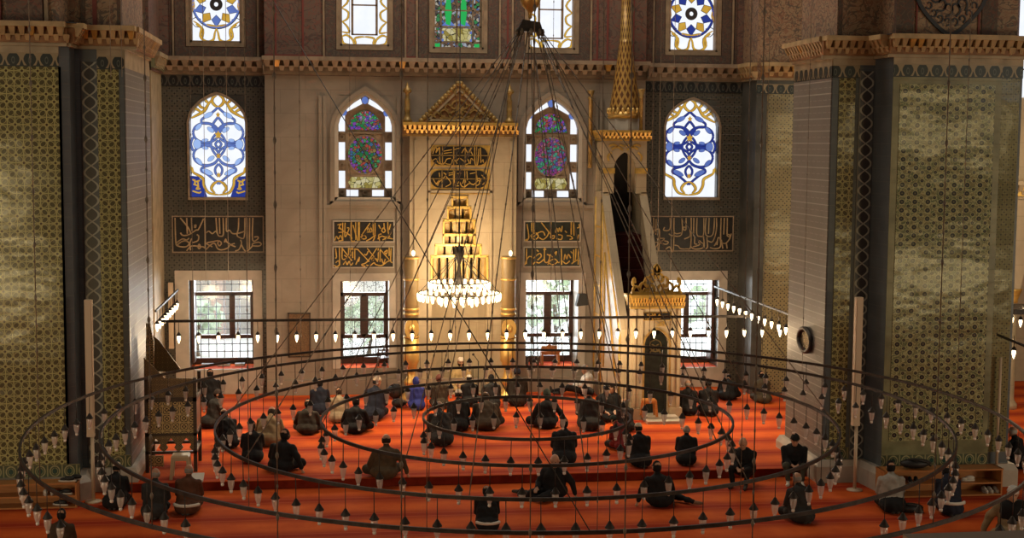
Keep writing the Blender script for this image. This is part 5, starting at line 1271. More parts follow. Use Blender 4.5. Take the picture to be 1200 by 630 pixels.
b = MB(); b.hexa([(q.x - .16, 26.85, .17), (q.x + .15, 26.85, .17), (q.x + .15, 27.15, .25), (q.x - .16, 27.15, .25)], [(q.x - .16, 26.85, .20), (q.x + .15, 26.85, .20), (q.x + .15, 27.15, .28), (q.x - .16, 27.15, .28)]); b.build('book_rest', MT['paper'], e)
# desk, stools and chair standing in the window recesses
gx0, gz0, gx1, gz1 = G[3]; dz = gz0 + .008; dx0, dx1 = atY(633, 425, YC + .35).x, atY(656, 425, YC + .35).x
e = empty('low_desk', ((dx0 + dx1) / 2, YC + .35, dz), 'orange wood low reading desk in the recess of the window right of the niche', 'desk')
b = MB(); b.box(dx0, YC + .22, dz + .34, dx1, YC + .55, dz + .37); b.box(dx0 + .05, YC + .5, dz + .37, dx1 - .05, YC + .53, dz + .48); b.poly([(dx0 + .1, dz + .37), (dx1 - .1, dz + .37), (dx1 - .2, dz + .5), ((dx0 + dx1) / 2, dz + .54), (dx0 + .2, dz + .5)], YC + .44, YC + .47); b.build('desktop', MT['wood_orange'], e)
for x in (dx0 + .02, dx1 - .07):
    b = MB(); b.box(x, YC + .24, dz, x + .05, YC + .53, dz + .34); b.build('leg', MT['wood_orange'], e)
b = MB(); b.box(dx0 + .07, YC + .26, dz + .26, dx1 - .07, YC + .28, dz + .34); b.build('apron', MT['wood_orange'], e)
for px, l in ((620.5, 'left'), (627, 'right')):
    x = atY(px, 428, YC + .3).x; stool((x, YC + .3, dz), .14, .2, .26, MT['wood_dark'], l + ' small dark stool beside the low desk in the window recess')
g2 = G[2]; cz = g2[1] + .008; cx_ = atY(450, 430, YC + .3).x
e = empty('low_chair', (cx_, YC + .3, cz), 'dark wooden chair in the recess of the window left of the niche', 'chair')
b = MB(); b.box(cx_ - .17, YC + .14, cz + .2, cx_ + .17, YC + .46, cz + .23); b.build('seat', MT['wood_red'], e)
b = MB(); 
for z in (.30, .38): b.box(cx_ - .17, YC + .44, cz + z, cx_ + .17, YC + .47, cz + z + .045)
b.build('backrest', MT['wood_red'], e)
for sx in (-.17, .13):
    for sy, h in ((.14, .2), (.43, .45)): b = MB(); b.box(cx_ + sx, YC + sy, cz, cx_ + sx + .04, YC + sy + .04, cz + h); b.build('leg', MT['wood_red'], e)
# books lying along the sill of the far left window
g1 = G[1]
for i, (px, w) in enumerate(((243, .3), (262, .34), (281, .26))):
    x = atY(px, 420, YB + .5).x; e = empty('prayer_book', (x, YB + .5, g1[1] + .008), ['left', 'middle', 'right'][i] + ' red brown book of the row on the far left window sill', 'book')
    b = MB(); b.box(x - w/2, YB + .4, g1[1] + .01, x + w/2, YB + .62, g1[1] + .02); b.box(x - w/2, YB + .4, g1[1] + .06, x + w/2, YB + .62, g1[1] + .07); b.box(x - w/2, YB + .61, g1[1] + .01, x + w/2, YB + .62, g1[1] + .07); b.build('cover', MT['wood_red'], e)
    b = MB(); b.box(x - w/2 + .01, YB + .405, g1[1] + .02, x + w/2 - .01, YB + .61, g1[1] + .06); b.build('pages', MT['paper'], e)
# microphone on a stand by the niche
q = atZ(560, 452, 0); mx_, my_ = atY(560.5, 430, 36.3).x, 36.3; e = empty('microphone_stand', (mx_, my_, 0), 'black microphone stand right of the seated imam', 'microphone')
b = MB(); b.tube([(mx_, my_, .02), (mx_, my_, .95)], .014, 6); b.tube([(mx_, my_, .95), (mx_ - .12, my_ - .04, 1.12)], .010, 5); b.build('pole', MT['black_plastic'], e)
b = MB(); b.lathe([(.15, 0), (.15, .015), (.02, .04)], (mx_, my_, 0), 12); b.build('base', MT['black_plastic'], e)
b = MB(); b.ball((mx_ - .14, my_ - .05, 1.14), (.035, .03, .035), 8); b.build('microphone_head', MT['black_plastic'], e)
# gallery parapet just in front of the camera, lower right corner
q = atY(1058, 627, 3.0); b = MB(); zt = atY(1130, 623, 3.0).z
e = empty('gallery_parapet', (q.x, 3.0, -.18), 'grey stone gallery parapet at the lower right corner', 'parapet')
b.box(q.x, 2.6, zt - .06, q.x + 1.6, 3.0, zt); b.build('coping', MT['stone'], e)
b = MB(); b.box(q.x + .03, 2.64, -.18, q.x + 1.6, 2.96, zt - .06); b.build('balustrade_wall', MT['stone'], e)
# ---------------------------------------------------------------- right aisle glimpsed past the pier
ay = 33.5; ax_ = atY(1181, 430, ay).x; e = empty('aisle_column', (ax_, ay, 0), 'slim warm lit marble column of the right aisle', 'column')
b = MB(); zt = 3.1
b.lathe([(.26, 0), (.26, .12), (.20, .2), (.18, .26), (.17, zt - .35)], (ax_, ay, 0), 16); b.build('shaft', MT['marble_warm'], e)
b = MB(); b.lathe([(.17, zt - .37), (.19, zt - .33), (.18, zt - .28), (.27, zt - .04), (.28, zt)], (ax_, ay, 0), 12); b.build('capital', MT['gold_paint'], e)
b = MB(); xa = ax_; xb = ax_ + 3.2; ar = arch(xa + .15, xb - .15, zt, zt + 1.9, 14, .4)
b.strip(ar, [(x, zt + 2.3) for x, z in ar], ay - .2, ay + .2); b.box(xa - .3, ay - .2, zt, xa + .15, ay + .2, zt + 2.3)
b.build('arch', MT['marble_warm'], e)
b = MB(); cornice(b, (xa - .3, ay - .2), (xb + .2, ay - .2), zt + 2.75, .45, .2, .2); b.box(xa - .3, ay - .2, zt + 2.3, xb + .2, ay + .2, zt + 2.74, 0); b.build('gallery_cornice', [MT['marble_warm'], MT['gold_paint'], MT['marble_warm'], MT['gold']], e)
b = MB(); b.box(xa - .2, ay + .05, zt + 2.74, xb + .2, ay + .3, zt + 5.4); b.build('gallery_wall', MT['marble_warm'], e)
b = MB(); x0 = atY(1194, 98, ay).x
for k in range(2): b.box(x0 + k * .9, ay - .0, atY(1194, 114, ay).z, x0 + .7 + k * .9, ay + .06, atY(1194, 82, ay).z)
b.build('lit_gallery_window', MT['sg_white'], e)
w = MB(); xw = atY(1195, 20, YB).x; w.box(xw, YB - .05, 8.9, xw + 1.4, YB, 13); tag(w.build('window_10', MT['sg_white'], None, None, 'structure'), 'bright upper window of the right aisle at the picture edge', 'window')
# ---------------------------------------------------------------- outside
MT['leaf'] = mat('leaf', lambda nt: vary(nt, (.62, .72, .55), .2, 3), .7); MT['bark'] = mat('bark', (.16, .11, .07), .8)
def tree(x, y, h, r, lab):
    e = empty('garden_tree', (x, y, -.6), lab, 'tree', 'trees in the courtyard'); b = MB(); b.tube([(x, y, -.6), (x + .1, y, h * .5), (x, y, h)], [.16, .12, .06], 7); b.build('trunk', MT['bark'], e)
    b = MB(); rd = random.Random(int(x * 10))
    for i in range(90):
        t, p = rd.random() * 2 * pi, math.acos(2 * rd.random() - 1); k = r * (.55 + .5 * rd.random())
        c = Vector((x + k * sin(p) * cos(t), y + k * sin(p) * sin(t) * .8, h + k * cos(p) * .8)); u = Vector((rd.random()-.5, rd.random()-.5, rd.random()-.5)).normalized() * .28; v = u.cross(Vector((rd.random()-.5, rd.random()-.5, rd.random()-.5))).normalized() * .16
        b.add([c - u, c - v, c + u, c + v], [(0, 1, 2, 3)])
    b.build('crown', MT['leaf'], e)
tree(-4.6, 48, .8, .9, 'small green tree outside the far left barred window'); tree(1.2, 46, .8, .9, 'green tree outside the mahogany window left of the niche'); tree(7.6, 47, 1.2, 1.1, 'green tree outside the mahogany window right of the niche'); tree(13.4, 47, 1.2, 1.1, 'green tree outside the right barred window')
b = MB(); e = empty('courtyard_building', (-6.5, 52, -.6), 'pinkish arcaded building across the courtyard outside the left window', 'building')
for k in range(7): x = -12 + k * 1.9; b.box(x, 52, -.6, x + .5, 52.5, 2.6)
b.box(-12.2, 51.9, 2.6, 2, 52.6, 4.6); b.build('arcade', mat('pink_stone', (.62, .46, .40), .8), e)
b = MB(); b.box(-12.2, 53.2, -.6, 2, 53.5, 4.4); b.build('back_wall', mat('pale_plaster', (.80, .79, .77), .8), e)
# ---------------------------------------------------------------- the great ring chandelier
RC = Vector((3.13, 22.01)); RZ = 2.3; TX, TY = .004, .010
RINGS = [(1.676, 0.0, 26, .26, 'innermost ring'), (3.305, -.002, 46, .30, 'second ring from middle'), (4.946, -.035, 70, .30, 'third ring from middle'), (6.638, .032, 90, .32, 'fourth ring from middle'), (7.753, .003, 104, .32, 'outermost ring')]
def rpt(i, t, dz=0):
    R, z = RINGS[i][0], RINGS[i][1]; x, y = R * cos(t), R * sin(t)
    return Vector((RC.x + x, RC.y + y, RZ + z + TX * x + TY * y + dz))
def project(P):
    d = P - CAM; w = d.dot(FW); u = F * d.dot(RT) / w; v = -F * d.dot(UP) / w
    return 600 + u * cos(ROLL) - v * sin(ROLL), 315 + u * sin(ROLL) + v * cos(ROLL)
for i, (R, z, n, dl, nm) in enumerate(RINGS):
    m = MB(); N = 120; hh, tt = .024, .016
    v = []; fs = []
    for k in range(N):
        t = 2 * pi * k / N; p = rpt(i, t); e = Vector((cos(t), sin(t), 0))
        for a, h in ((-tt, -hh), (tt, -hh), (tt, hh), (-tt, hh)): v.append(p + e * a + Vector((0, 0, h)))
    for k in range(N):
        a, bq = 4 * k, 4 * ((k + 1) % N)
        fs += [(a + j, a + (j + 1) % 4, bq + (j + 1) % 4, bq + j) for j in range(4)]
    m.add(v, fs, 0); o = m.build('chandelier_ring', MT['iron'], None, (RC.x, RC.y, RZ + z))
    tag(o, ['smallest inner iron ring hung over the carpet', 'second smallest iron ring hung over the carpet', 'middle sized iron ring hung over the carpet', 'second largest iron ring hung over the carpet', 'largest outer iron ring hung over the carpet'][i], 'lamp ring', 'concentric lamp rings')
# glass oil lamps hung under the rings
def lamp_parts(root, L, s=1.0):
    a = MB(); a.tube([(0, 0, -L), (0, 0, 0)], .0065, 4); a.build('hanging_rod', MT['iron'], root, (0, 0, 0)).location = (0, 0, 0)
    a = MB(); a.lathe([(.008, .0), (.02, -.014), (.038, -.045), (.062, -.08), (.066, -.094), (.054, -.098)], (0, 0, -L + .02), 9); a.build('cap', MT['iron'], root, (0, 0, 0)).location = (0, 0, 0)
    a = MB(); a.lathe([(.050, 0), (.049, -.04), (.042, -.095), (.027, -.145), (.018, -.16), (.017, -.178), (.0, -.182)], (0, 0, -L - .076), 9); cup = a.build('glass_cup', MT['lamp_glass'], root, (0, 0, 0)); cup.location = (0, 0, 0)
    a = MB(); a.lathe([(.016, -.155), (.027, -.170), (.022, -.196), (.0, -.204)], (0, 0, -L - .076), 6); a.build('glass_tip', MT['tip'], cup, (0, 0, 0)).location = (0, 0, 0)
sides = ['far arc', 'right arc', 'near arc', 'left arc']
rd = random.Random(4)
for i, (R, z, n, dl, nm) in enumerate(RINGS):
    proto = None
    for k in range(n):
        t = 2 * pi * (k + .35) / n; p = rpt(i, t, -.02); px, py = project(p + Vector((0, 0, -dl - .1)))
        if not (-12 < px < 1212 and py < 626): continue
        a = (math.degrees(t) - 45) % 360
        side = 'far arc' if a < 90 else 'left arc' if a < 180 else 'near arc' if a < 270 else 'right arc'
        if proto is None:
            o = proto = empty('glass_oil_lamp', p); lamp_parts(o, dl)
        else:
            o = clone(proto); o.location = p
        o.rotation_euler = (rd.uniform(-.02, .02), rd.uniform(-.02, .02), rd.uniform(0, 6))
        tag(o, 'unlit glass oil lamp on the %s of the %s' % (side, nm), 'hanging lamp', 'oil lamps on the %s of the %s' % (side, nm))
# ---- hub, globe and the stays
hub = atY(620.5, 30, RC.y); hub = Vector((RC.x, RC.y, hub.z))
e = empty('chandelier_hub', hub, 'dark iron spreader block under the gilded globe', 'hub')
m = MB(); c = hub; m.hexa([(c.x - .22, c.y - .1, c.z - .09), (c.x + .20, c.y - .1, c.z - .11), (c.x + .20, c.y + .1, c.z - .11), (c.x - .22, c.y + .1, c.z - .09)], [(c.x - .12, c.y - .08, c.z + .09), (c.x + .15, c.y - .08, c.z + .05), (c.x + .15, c.y + .08, c.z + .05), (c.x - .12, c.y + .08, c.z + .09)]); m.build('spreader_block', MT['iron'], e)
m = MB()
for k in range(8): t = 2*pi*k/8; m.lathe([(.02, -.06), (.035, 0), (.02, .05)], (c.x + .2 * cos(t), c.y + .12 * sin(t), c.z - .1), 6)
m.build('eye_bolts', MT['chain'], e)
gz = atY(621, 0, RC.y).z
e = empty('gilded_globe', (c.x, c.y, gz - .25), 'hanging globe with amber lower bowl above the spreader block', 'globe')
m = MB(); m.lathe([(.0, -.30), (.03, -.28), (.035, -.20), (.06, -.16), (.13, -.10), (.165, 0), (.17, .06)], (c.x, c.y, gz), 20); m.build('amber_bowl', MT['gold'], e)
m = MB(); m.lathe([(.172, .055), (.172, .085), (.16, .10), (.165, .22), (.12, .36), (.03, .42), (.012, .45), (.012, 17)], (c.x, c.y, gz), 20); m.build('globe_and_rod', MT['gold_dull'], e)
def chain(p, q, r, knot, name, lab, cat, grp, m=None, link=.34):
    p, q = Vector(p), Vector(q); b = MB(); b.tube([p, q], r, 5); L = (q - p).length; d = (q - p) / L; n = int(L / link)
    a = d.cross(Vector((0, 1, .1))).normalized()
    for k in range(1, n):
        c = p + d * (L * k / n); w = knot * (1.25 if k % 2 else .8)
        b.tube([c - d * w * 2.2, c - d * w * .6, c + d * w * .6, c + d * w * 2.2], [r, w, w, r], 5, 0, False)
    mid = p
    return tag(b.build(name, m or MT['chain'], None, p), lab, cat, grp)
stays = []
for i, ts in ((2, [22.5 + 45 * k for k in range(8)]), (1, [0 + 45 * k for k in range(8)]), (0, [22.5 + 60 * k for k in range(6)])):
    for tdeg in ts:
        t = radians(tdeg + 6); h = hub + Vector((.2 * cos(t), .12 * sin(t), -.1))
        a = (tdeg + 6 - 45) % 360; side = 'far' if a < 90 else 'left' if a < 180 else 'near' if a < 270 else 'right'
        chain(rpt(i, t, .02), h, .0078, .011, 'stay_chain', 'slanting chain from spreader block to %s side of %s' % (side, RINGS[i][4]), 'chain', 'stays to the %s side of the %s' % (side, RINGS[i][4]), link=.30)
# plumb chains of the two outer rings, placed where the photo shows them
def ring_at(i, px, front):
    best = None
    for k in range(1440):
        t = 2 * pi * k / 1440
        if (sin(t) < 0) != front: continue
        x = project(rpt(i, t))[0]
        if best is None or abs(x - px) < best[0]: best = (abs(x - px), t)
    return best[1]
for px, lab in ((47, 'near the left pier'), (178, 'before the left pier'), (326, 'left of the brown coated man'), (470, 'before the left giant candle'), (620, 'below the gilded globe'), (730, 'before the pulpit door'), (881, 'near the seated dark figure'), (1093, 'before the right shoe rack')):
    t = ring_at(4, px, True); p = rpt(4, t, .02)
    chain(p, Vector((p.x, p.y, 25.98)), .007, .016, 'hanging_chain', 'plumb chain of the outermost ring, near arc, ' + lab, 'chain', None)
for px, lab in ((353, 'before the wooden board'), (534, 'before the crystal chandelier'), (760, 'right of the pulpit door'), (893, 'before the star tiled pilaster'), (1122, 'before the floral tiles')):
    t = ring_at(4, px, False); p = rpt(4, t, .02)
    chain(p, Vector((p.x, p.y, 25.98)), .006, .013, 'hanging_chain', 'plumb chain of the outermost ring, far arc, ' + lab, 'chain', None)
for px, fr, lab in ((292, True, 'near arc, left'), (499, True, 'near arc, left of the middle'), (699, True, 'near arc, right of the middle'), (868, True, 'near arc, right'), (940, False, 'far arc, before the oval mirror'), (410, False, 'far arc, before the left mahogany window'), (645, False, 'far arc, before the right mahogany window'), (228, False, 'far arc, before the preaching seat')):
    t = ring_at(3, px, fr); p = rpt(3, t, .02)
    chain(p, Vector((p.x, p.y, 25.98)), .0045, .009, 'hanging_chain', 'thin plumb chain of the fourth ring, ' + lab, 'chain', None)
q0, q1 = atY(285, -58, 24.0), rpt(3, ring_at(3, 692, True), .02)
chain(q0, q1, .0075, .008, 'tie_cable', 'long taut cable crossing from the upper left to the fourth ring', 'cable', None, MT['iron'], 9)
for px, lab in ((128, 'left pair, outer'), (141, 'left pair, inner'), (237, 'first before the left tiled bay'), (264, 'second before the left tiled bay'), (776, 'first before the right tiled bay'), (792, 'second before the right tiled bay')):
    a = atY(px, -20, 26.0 if px < 200 else 33.0); z1 = a.z; z0 = atY(px, 90 if px < 200 else 330, a.y).z
    b = MB(); b.tube([(a.x, a.y, z0), (a.x, a.y, 25.98)], .006, 4); tag(b.build('plumb_wire', MT['wire'], None, (a.x, a.y, z0)), 'thin pale plumb wire, ' + lab, 'wire')
# ---------------------------------------------------------------- straight lamp bars with lit bulbs
def lit_lamp(p, drop, lab, grp, proto=[None]):
    if proto[0] is None:
        o = proto[0] = empty('lit_bulb_lamp', p)
        a = MB(); a.tube([(0, 0, -.26), (0, 0, 0)], .008, 4); a.lathe([(.01, 0), (.035, -.035), (.06, -.075), (.062, -.085), (.0, -.087)], (0, 0, -.22), 8); a.build('cap', MT['iron'], o, (0, 0, 0)).location = (0, 0, 0)
        a = MB(); a.lathe([(.0, 0), (.034, -.005), (.041, -.04), (.034, -.09), (.016, -.15), (.0, -.185)], (0, 0, -.308), 9); a.build('glowing_bulb', MT['bulb'], o, (0, 0, 0)).location = (0, 0, 0)
    else:
        o = clone(proto[0]); o.location = p
    tag(o, lab, 'lit lamp', grp); return o
BY = 32.2; bz = atY(560, 373, BY).z; bx0, bx1 = LXS + .1, RXS - .02
b = MB(); b.box(bx0, BY - .02, bz - .03, bx1, BY + .02, bz + .03); tag(b.build('lamp_bar', MT['iron'], None, ((bx0 + bx1) / 2, BY, bz)), 'long straight iron lamp bar crossing the hall before the far wall', 'lamp bar')
xa, xb = atY(209.5, 392, BY).x, atY(914, 392, BY).x; n = 33
for k in range(n): lit_lamp((xa + (xb - xa) * k / (n - 1), BY, bz - .03), .26, 'glowing bulb hanging from the long straight bar before the far wall', 'bulbs on the long straight bar')
def side_bar(x, y0, y1, z, n, lab, lab2):
    b = MB(); b.box(x - .02, y0, z - .022, x + .02, y1, z + .022); tag(b.build('lamp_bar', MT['iron'], None, (x, y0, z)), lab, 'lamp bar')
    for k in range(n): lit_lamp((x, y0 + (y1 - y0) * (k + .5) / n, z - .02), .26, lab2, lab2[:40])
sb = atZ(888, 369, 2.45)
side_bar(10.45, 29.6, 37.0, 2.83, 14, 'iron lamp bar running along the right pilaster toward the wall', 'glowing bulb on the slanting bar at the right pilaster')
side_bar(-3.98, 32.3, 37.0, 2.83, 9, 'iron lamp bar running along the left pier toward the wall', 'glowing bulb on the slanting bar at the left pier')
bx = atY(1169, 392, 26.0); side_z = bx.z
b = MB(); q1_ = atY(1206, 407, 24.6); b.tube([bx, q1_], .028, 5); tag(b.build('lamp_bar', MT['iron'], None, bx), 'short iron bar projecting past the right edge of the right pier', 'lamp bar')
for px, py, Y in ((1176, 409, 27.5), (1188, 413, 27.0), (1186, 374, 31.0), (1196, 377, 30.4)):
    q = atY(px, py, Y); lit_lamp((q.x, Y, q.z + .36), .26, 'glowing bulb hanging in the aisle beyond the right pier', 'bulbs in the right aisle')
b = MB(); q = atY(1184, 361, 31.0); b.box(q.x - .3, 30.2, q.z - .05, q.x + 2.4, 31.3, q.z + .07); tag(b.build('lamp_bracket', MT['iron'], None, q), 'dark iron lamp frame in the aisle beyond the right pier', 'lamp frame')
# ---------------------------------------------------------------- people
def capsule(b, p, q, r0, r1, n=10):
    p, q = Vector(p), Vector(q); d = q - p; L = d.length
    a = d.normalized(); pts, rr = [], []
    for k in range(4): t = -pi/2 + pi/2 * k / 4; pts.append(p + a * r0 * sin(t)); rr.append(max(.002, r0 * cos(t)))
    for k in range(5): t = pi/2 * k / 4; pts.append(q + a * r1 * sin(t)); rr.append(max(.002, r1 * cos(t)))
    b.tube(pts, rr, n)
SKIN, COAT, TROU, SHOE = 2, 0, 1, 3
def figure(pose):
    """primitives (kind, data..., material) of one continuous seated body, facing +Y"""
    P = []
    el = lambda c, r, m: P.append(('e', Vector(c), Vector(r), m))
    cp = lambda p, q, a, c, m: P.append(('c', Vector(p), Vector(q), a, c, m))
    lean, hip, side = pose.get('lean', .12), pose.get('hip', .24), pose.get('side', 0.0)
    H = Vector((0, 0, hip))
    T = lambda x, s, dy=0.0: H + Vector((x + sin(side) * s, sin(lean * (1 + s * pose.get('curl', .4))) * s + dy, cos(lean * (1 + s * pose.get('curl', .4))) * cos(side) * s))
    el(H + Vector((0, -.03, -.02)), (.23, .20, .16), COAT if pose.get('long', True) else TROU)
    el(T(0, .04), (.245, .20, .20), COAT); el(T(0, .14), (.235, .188, .20), COAT); el(T(0, .25), (.225, .168, .18), COAT)
    cp(T(-.150, .325), T(.150, .325), .090, .090, COAT); cp(T(-.17, .31), T(0, .42), .07, .075, COAT); cp(T(.17, .31), T(0, .42), .07, .075, COAT); el(T(0, .335, -.025), (.19, .145, .125), COAT)
    cp(T(0, .39), T(0, .455, .01), .085, .066, COAT)
    nk, hd = T(0, .48, .015), T(0, .585, .03)
    hp = pose.get('nod', .15) + lean; hy = pose.get('turn', 0.0)
    R = Matrix.Rotation(-hy, 3, 'Z') @ Matrix.Rotation(-hp, 3, 'X')
    hd = nk + R @ Vector((0, .02, .100))
    cp(nk - Vector((0, .01, .05)), hd - R @ Vector((0, 0, .05)), .058, .055, SKIN)
    hl = lambda x, y, z: hd + R @ Vector((x, y, z))
    P.append(('e', hd, Vector((.078, .097, .112)), SKIN)); el(hl(0, .03, -.055), (.058, .064, .065), SKIN); el(hl(0, -.03, .02), (.076, .075, .085), SKIN)
    cp(hl(0, .088, .012), hl(0, .112, -.028), .010, .017, SKIN); cp(hl(-.03, .084, .028), hl(.03, .084, .028), .013, .013, SKIN)
    cp(hl(-.018, .086, -.062), hl(.018, .086, -.062), .011, .011, SKIN); el(hl(0, .078, -.098), (.026, .024, .02), SKIN)
    for s in (1, -1): el(hl(s * .079, -.008, -.008), (.013, .026, .034), SKIN)
    # arms
    hands = pose.get('hands', ((.13, .30, hip + .03), (-.13, .30, hip + .03)))
    for s, hnd in zip((1, -1), hands):
        sh = T(s * .195, .335); hnd = Vector(hnd)
        el_ = pose.get('elbow', {}).get(s)
        elb = Vector(el_) if el_ else (sh + hnd) / 2 + Vector((s * .055, -.06, -.07))
        cp(sh, elb, .080, .066, COAT); cp(elb, hnd + (elb - hnd).normalized() * .06, .066, .046, COAT)
        d = (hnd - elb).normalized(); cp(hnd - d * .05, hnd + d * .01, .027, .024, SKIN)
        el(hnd + d * .035, (.036, .040, .022), SKIN)
        sd = d.cross(Vector((0, 0, 1)));  sd = sd.normalized() if sd.length > .1 else Vector((1, 0, 0))
        dn = Vector((0, 0, -1)) if abs(d.z) < .8 else Vector((0, 1, 0))
        for k, (o, L) in enumerate(((-.027, .062), (-.009, .074), (.009, .070), (.027, .055))):
            b0 = hnd + d * .062 + sd * o; b1 = b0 + d * L * .55 + sd * o * .25; cp(b0, b1, .0105, .0095, SKIN); cp(b1, b1 + d * L * .40 + dn * .018, .0095, .008, SKIN)
        tb = hnd + d * .015 - sd * s * .034; cp(tb, tb + d * .04 - sd * s * .024, .012, .0105, SKIN)
    # legs
    k_ = pose['legs']
    if k_ == 'kneel':
        for s in (1, -1):
            cp((s*.10, 0, hip - .03), (s*.15, .38, .125), .100, .078, TROU); cp((s*.15, .38, .095), (s*.11, -.10, .065), .070, .052, TROU)
            cp((s*.09, -.12, .05), (s*.05, -.30, .04), .042, .032, SHOE)
        el((0, -.11, .15), (.262, .25, .17), COAT if pose.get('long', True) else TROU); el((0, .12, .16), (.245, .22, .13), COAT if pose.get('long', True) else TROU)
    elif k_ == 'cross':
        for s in (1, -1):
            cp((s*.09, .02, .12), (s*.30, .28, .13), .115, .095, TROU); cp((s*.30, .28, .10), (-s*.02, .36, .06), .072, .050, TROU); cp((-s*.02, .36, .05), (-s*.20, .33, .045), .042, .033, SHOE)
        el((0, -.04, .14), (.265, .24, .155), COAT if pose.get('long', True) else TROU); el((0, .14, .13), (.27, .20, .11), COAT if pose.get('long', True) else TROU)
    elif k_ == 'aside':
        cp((.09, .02, .12), (.30, .34, .13), .105, .08, TROU); cp((.30, .34, .11), (.62, .06, .07), .072, .05, TROU); cp((.62, .06, .06), (.78, .02, .05), .042, .034, SHOE)
        cp((-.09, .02, .12), (.02, .44, .11), .105, .08, TROU); cp((.02, .44, .09), (.42, .30, .07), .072, .05, TROU); cp((.42, .30, .06), (.57, .24, .05), .042, .034, SHOE)
        el((0, -.04, .14), (.27, .23, .15), COAT)
    elif k_ == 'step':
        for s in (1, -1):
            cp((s*.09, .02, hip - .04), (s*.18, .40, hip + .06), .10, .078, TROU); cp((s*.18, .40, hip + .05), (s*.13, .42, -.06), .072, .05, TROU)
            cp((s*.13, .42, -.13), (s*.15, .60, -.14), .042, .036, SHOE); cp((s*.13, .42, -.05), (s*.13, .41, -.13), .046, .042, SHOE)
    elif k_ == 'stretch':
        cp((.09, .02, .12), (.12, .46, .16), .105, .078, TROU); cp((.12, .46, .16), (.10, .86, .07), .072, .05, TROU); cp((.10, .88, .07), (.11, .92, .19), .042, .034, SHOE)
        cp((-.09, .02, .12), (-.22, .44, .24), .105, .078, TROU); cp((-.22, .44, .23), (-.08, .66, .08), .072, .05, TROU); cp((-.08, .68, .06), (-.04, .82, .05), .042, .034, SHOE)
        el((0, -.04, .12), (.20, .18, .13), TROU)
    return P, (hd, R)
def sdf(P, V):
    best = np.full(len(V), 1e9); mid = np.zeros(len(V), dtype=np.int32)
    for p in P:
        if p[0] == 'e':
            c, r = np.array(p[1]), np.array(p[2]); k = np.linalg.norm((V - c) / r, axis=1); d = (k - 1) * r.min(); m = p[3]
        else:
            a, b = np.array(p[1]), np.array(p[2]); ab_ = b - a; t = np.clip(((V - a) @ ab_) / max(1e-9, ab_ @ ab_), 0, 1)
            d = np.linalg.norm(V - (a + t[:, None] * ab_), axis=1) - (p[3] + (p[4] - p[3]) * t); m = p[5]
        w = d < best; best[w] = d[w]; mid[w] = m
    return mid
def make_body(name, pose):
    P, head = figure(pose); b = MB()
    for p in P:
        if p[0] == 'e':
            if p[1] == head[0]:
                k = len(b.v); b.ball((0, 0, 0), tuple(p[2]), 16)
                for i in range(k, len(b.v)): b.v[i] = tuple(head[0] + head[1] @ Vector(b.v[i]))
            else: b.ball(p[1], tuple(p[2]), 14)
        else: capsule(b, p[1], p[2], p[3], p[4])
    me = bpy.data.meshes.new('tmp'); me.from_pydata([tuple(v) for v in b.v], [], b.f); o = bpy.data.objects.new('tmp', me); COL.objects.link(o)
    r = o.modifiers.new('r', 'REMESH'); r.mode = 'VOXEL'; r.voxel_size = .014; r.use_smooth_shade = True
    s = o.modifiers.new('s', 'SMOOTH'); s.iterations = 5; s.factor = .5
    dg = bpy.context.evaluated_depsgraph_get(); dg.update(); ev = o.evaluated_get(dg); m2 = bpy.data.meshes.new_from_object(ev); m2.name = name
    bpy.data.objects.remove(o); bpy.data.meshes.remove(me)
    n = len(m2.vertices); V = np.empty(n * 3); m2.vertices.foreach_get('co', V); V = V.reshape(-1, 3)
    # soft folds in the cloth
    mid = sdf(P, V); nr = np.empty(n * 3); m2.vertices.foreach_get('normal', nr); nr = nr.reshape(-1, 3)
    f = .0055 * np.sin(V[:, 2] * 17 + 6 * np.sin(V[:, 0] * 7) + 5 * np.sin(V[:, 1] * 6)) * (mid != SKIN); V = V + nr * f[:, None]
    V[:, 2] = np.maximum(V[:, 2], .004 if pose['legs'] != 'step' else -.176)
    m2.vertices.foreach_set('co', V.ravel())
    cen = np.empty(len(m2.polygons) * 3); m2.polygons.foreach_get('center', cen); mi = sdf(P, cen.reshape(-1, 3))
    m2.materials.clear()
    for k in range(4): m2.materials.append(None)
    m2.polygons.foreach_set('material_index', mi); m2.polygons.foreach_set('use_smooth', np.ones(len(mi), dtype=bool)); m2.update()
    return m2, head
POSES = {
 'kneel_short': dict(legs='kneel', lean=.10, nod=.05, long=False),
 'kneel': dict(legs='kneel', lean=.08, nod=.12), 'kneel_bow': dict(legs='kneel', lean=.30, nod=.45, curl=.9), 'kneel_side': dict(legs='kneel', lean=.10, nod=.1, turn=.7),
 'cross': dict(legs='cross', hip=.14, lean=.14, nod=.2, hands=((.26, .26, .20), (-.26, .26, .20))), 'cross_bow': dict(legs='cross', hip=.14, lean=.42, nod=.55, curl=1.0, hands=((.2, .34, .18), (-.2, .34, .18))),
 'aside': dict(legs='aside', hip=.14, lean=.05, side=-.10, nod=.15, turn=-.2, hands=((.20, .30, .22), (-.42, -.06, .06)), elbow={-1: (-.34, -.06, .30)}),
 'lean': dict(legs='cross', hip=.14, lean=.02, side=.10, nod=.2, hands=((.44, -.02, .06), (-.22, .26, .20)), elbow={1: (.36, -.05, .30)}),
 'step': dict(legs='step', hip=.13, lean=.18, nod=.25, long=False, hands=((.05, .36, .20), (-.05, .36, .20))),
 'stretch': dict(legs='stretch', hip=.13, lean=-.10, nod=.5, long=False, hands=((.10, .34, .30), (-.10, .34, .30))),
 'imam': dict(legs='cross', hip=.14, lean=.04, nod=.05, hands=((.12, .30, .18), (-.12, .30, .18))),
}
BODY = {k: make_body('person_' + k, p) for k, p in POSES.items()}
